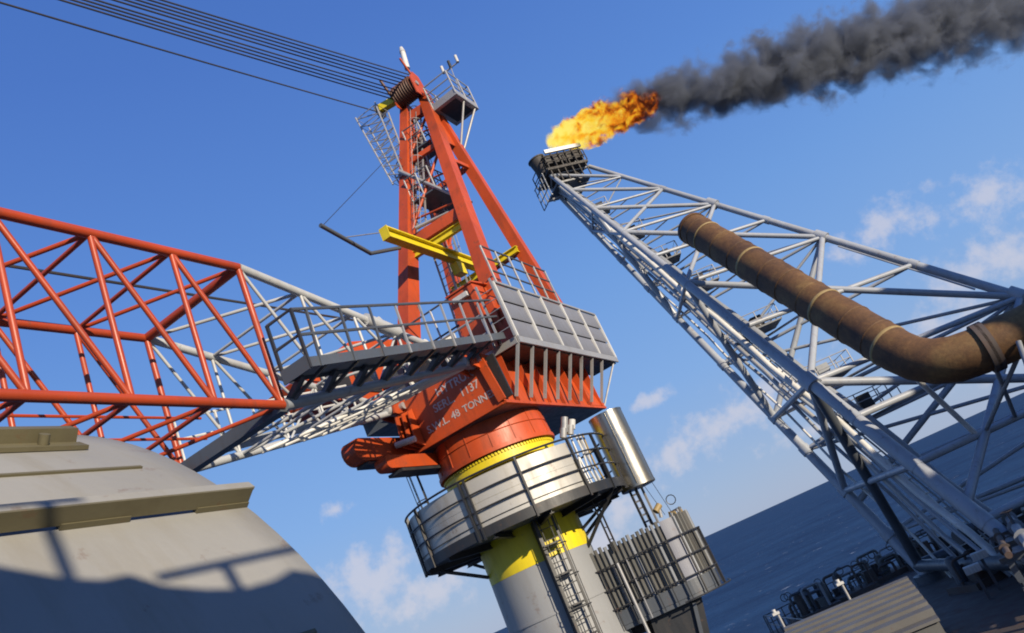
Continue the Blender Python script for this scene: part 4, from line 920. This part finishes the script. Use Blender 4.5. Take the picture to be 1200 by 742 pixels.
# pipework clutter along the outer edge of the deck
def manifold(x, y, w_, label, k):
    o = thing('pipe_manifold', label, 'pipework', (x, y, DECK), rng.uniform(-.3, .3), 'pipework along the outer deck edge')
    MB().box((-w_, -1.2, 0), (w_, 1.2, .35)).build('skid', 'rustmach', o)
    for i in range(6):                                          # goosenecks
        px_ = rng.uniform(-w_, w_*.4); h_ = rng.uniform(.7, 1.8); yy = -1 + i*.38; ln = rng.uniform(.5, 1.3); q = .22; rr_ = rng.uniform(.06, .12)
        arc1 = [(px_ + q - q*math.cos(t), yy, h_ + q*math.sin(t)) for t in [j*math.pi/10 for j in range(6)]]
        arc2 = [(px_ + q + ln + q*math.sin(t), yy, h_ + q*math.cos(t)) for t in [j*math.pi/10 for j in range(6)]]
        gp = MB().path([(px_, yy, .3)] + arc1 + arc2 + [(px_ + 2*q + ln, yy, .3)], rr_, 10).build('gooseneck_pipe', rng.choice(['rustmach', 'dgrey', 'rustmach', 'corr', 'grey']), o)
        MB().tube((px_, yy, .55), (px_, yy, .65), rr_*1.9, n=12).build('flange', 'dgrey', gp)
    for i in range(2):
        px_ = rng.uniform(-w_, w_); MB().lathe([(0, .32), (.3, .34), (.3, 1.5), (.22, 1.68), (0, 1.75)], 16, c=(px_, .6 - i*.9, 0)).build('pressure_vessel', rng.choice(['rustmach', 'dgrey', 'corr']), o)
    for i in range(2):
        px_ = rng.uniform(-w_, w_); yy = rng.uniform(-1, 1); h_ = rng.uniform(.4, 1.2)
        MB().box((px_-.35, yy-.3, .3), (px_+.35, yy+.3, .3+h_)).build('valve_cabinet', rng.choice(['rustmach', 'dgrey', 'corr', 'black']), o)
    for i in range(3):
        px_ = rng.uniform(-w_, w_); MB().path([(px_ + .24*math.cos(t), -1.0, 1.9 + .24*math.sin(t)) for t in [j*math.pi/7 for j in range(14)]], .03, 6, closed=True).build('hand_wheel', rng.choice(['rustmach', 'dgrey', 'black']), o)
manifold(10.6, 60.5, 1.7, 'dark pipework with hand wheels at the left corner of the deck', 0)
manifold(13.6, 61.3, 1.7, 'dark rusty pipework directly behind the corrugated roof', 1)
manifold(16.6, 62.5, 1.6, 'dark pipework under the distant orange lamp', 2)
manifold(19.6, 61.5, 1.7, 'dark pipework beside the foot of the rear tower leg', 3)
manifold(16.8, 46.0, 1.8, 'rusty machinery skid between the tower feet', 4)
manifold(21.0, 48.0, 2.0, 'shaded machinery behind the two floodlights', 5)
manifold(17.0, 34.5, 1.8, 'shaded machinery in the bottom right corner', 6)
for i, (a, b_, lb) in enumerate([((7.4, 61.8), (22, 66.2), 'long deck edge railing above the sea'), ((7.5, 61.6), (9.6, 33), 'deck edge railing at the left of the store')]):
    o = thing('deck_railing', lb, 'railing', (a[0], a[1], DECK)); handrail(o, [(0, 0, 0), (b_[0]-a[0], b_[1]-a[1], 0)], 1.15, 'dgrey', 'dgrey', 1, 1.6, r=.04)
# pipe rack with heavy beams, lower right
RK = thing('pipe_rack', 'dark steel pipe rack with open beams in the lower right corner', 'pipe rack', (15.0, 37.5, DECK))
RK.location = (13.2, 33.5, DECK); RK.rotation_euler = (0, 0, CROT)
for ix in range(3):
    for iy in range(4):
        MB().beam((ix*2.6, iy*3.4, 0), (ix*2.6, iy*3.4, 2.3), .24, .24).build('rack_post', 'dgrey', RK)
for iy in range(4): MB().ibeam((-.3, iy*3.4, 2.42), (5.5, iy*3.4, 2.42), .22, .24, .03).build('rack_beam', 'dgrey', RK)
for ix in range(3): MB().ibeam((ix*2.6, -.3, 1.5), (ix*2.6, 10.5, 1.5), .18, .22, .03).build('rack_beam', 'dgrey', RK)
for i, r_ in enumerate((.13, .2, .11, .26, .15, .1, .18)):
    x = .1 + i*.78; pm = ['rustmach', 'grey', 'corr', 'dgrey', 'rustmach', 'galv', 'corr'][i]
    pi_ = MB().tube((x, -1.0, 2.56+r_), (x, 11.0, 2.56+r_), r_, n=12).build('rack_pipe', pm, RK)
    for k in range(3): y = .6 + k*3.7 + .5*i % 2; MB().tube((x, y, 2.56+r_), (x, y+.12, 2.56+r_), r_*1.7, n=14).build('flange', pm, pi_)
    if i % 2: MB().tube((x, 4+i*.6, 2.56+r_), (x, 4+i*.6, 3.3+r_), .07, n=8).build('valve_stem', 'dgrey', pi_); MB().path([(x + .25*math.cos(t), 4+i*.6 + .25*math.sin(t), 3.3+r_) for t in [j*math.pi/7 for j in range(14)]], .03, 6, closed=True).build('hand_wheel', 'rustmach', pi_)
def floodlight(px_, py_, dep, label):
    p = at(px_, py_, dep); o = thing('floodlight', label, 'floodlight', p - Vector((0, 0, 1.2)), R(-20), 'white floodlights by the tower foot')
    MB().box((-.36, -.2, 1.0), (.36, .2, 1.34)).build('lamp_housing', 'white', o)
    for i in range(5): MB().box((-.34+i*.145, -.23, 1.03), (-.25+i*.145, -.2, 1.31)).build('lamp_bar', 'lamp', o)
    MB().beam((0, .1, 1.0), (0, .1, -1.2), .14, .14).build('bracket', 'dgrey', o)
floodlight(1147, 650, 38, 'upper of two small white floodlights by the tower foot')
floodlight(1139, 666, 37, 'lower of two small white floodlights by the tower foot')
BMN = thing('deck_beam', 'long dark horizontal beam behind the tower foot at right edge', 'beam', (20, 46, -6.2))
MB().tube((-3, 1.6, .8), (16, 8.5, .8), .4, n=12).build('beam_pipe', 'dgrey', BMN)
MB().beam((-3, 2.2, .0), (16, 9.5, .0), .5, .6).build('beam_girder', 'dgrey', BMN)
for x in (-2, 4, 10): MB().beam((x, 2+x*.37, -.3), (x, 2+x*.37, -1.4), .4, .4).build('beam_stool', 'dgrey', BMN)

# ================================================================== unseen blocks added beside and behind the camera to throw the shade in view
MD = thing('added_shade_blocks', 'stepped cream blocks added out of view to shade the tower foot', 'module', (0, 0, 0))
def sunblock(u0, u1, vtop, t0, t1, nm, zbase):
    def P(u, tt): return SU*u + SH*tt
    # roof height so that the edge nearest the tower reaches vtop seen along the sun
    def hz(tt): return (vtop + math.sin(SEL)*tt)/math.cos(SEL)
    z = hz(t0)
    q = [P(u0, t0), P(u1, t0), P(u1, t1), P(u0, t1)]
    MB().poly([Vector((p.x, p.y, zbase)) for p in q], (0, 0, z - zbase)).build(nm, 'block', MD)
sunblock(40.3, 47, 8.4, 18, 26, 'lower_block', DECK)
sunblock(37.0, 44, 5.0, 27, 34, 'side_shade_block', DECK)
sunblock(34.6, 37.6, 1.6, 24, 34, 'low_shade_block', DECK)
sunblock(45.0, 52, 12.0, 26.5, 33, 'middle_block', DECK)
sunblock(51.0, 74, 16.5, 18, 33, 'upper_block', DECK)

# unseen container, tarpaulin and rail added to shade the lower side of the tank
structure('upper_deck', MB().box((-4, -16, -1.95), (9, 1.2, -1.7)), 'dgrey')
SK = thing('added_shade_load', 'unseen cream container with tarpaulin and rail added to shade the tank', 'shade caster', (0, 0, 0))
def sp(u, t_, z): p = SU*u + SH*t_; return Vector((p.x, p.y, z))
def vz(v, t_): return (v + math.sin(SEL)*t_)/math.cos(SEL)
MB().poly([sp(-3.5, 2.6, -1.7), sp(2.3, 2.6, -1.7), sp(2.3, 5.2, -1.7), sp(-3.5, 5.2, -1.7)], (0, 0, vz(1.62, 2.6)+1.7)).build('container', 'block', SK)
prof = [(-3.4, 2.4), (-1.0, 2.36), (0.0, 2.24), (.25, 2.19), (.42, 2.10), (.58, 2.03), (.74, 2.0), (.86, 2.02), (.98, 1.93), (1.15, 1.88), (1.3, 1.86), (1.45, 1.89), (1.58, 1.95), (1.70, 1.91), (1.85, 1.80), (2.2, 1.76)]  # outline shaped to cast the wavy shadow edge on the tank
zl = vz(1.62, 2.6)
tv = []
for k in range(7):
    t_ = 2.9 + k*.3
    for u, v in prof: tv.append(sp(u + .03*math.sin(k*2+u*5), t_, max(zl+.02, vz(v, 2.9) - .06*abs(k-0)*(1+.4*math.sin(u*7)))))
    for u in (2.2, -3.4): tv.append(sp(u, t_, zl+.004))
np_ = len(prof)+2
tf = [(k*np_+j, k*np_+(j+1) % np_, (k+1)*np_+(j+1) % np_, (k+1)*np_+j) for k in range(6) for j in range(np_)] + [tuple(range(np_)), tuple(range(6*np_, 7*np_))]
MB().add(tv, tf, True).build('shadow_edge_tarpaulin', 'corr', SK)
MB().tube(sp(.95, 3.2, vz(1.98, 3.2)), sp(2.2, 2.65, vz(2.18, 2.65)), .03, n=8).build('rail', 'galv', SK)
for u, t_, v in ((.6, 3.0, 2.42), (1.28, 3.05, 2.03), (1.95, 2.8, 2.16)): MB().tube(sp(u, t_, vz(1.5, t_)), sp(u, t_, vz(v, t_)), .03, n=8).build('rail_post', 'galv', SK)
MB().tube(sp(.35, 3.0, vz(2.42, 3.0)), sp(.75, 3.0, vz(2.46, 3.0)), .025, n=6).build('rail', 'galv', SK)
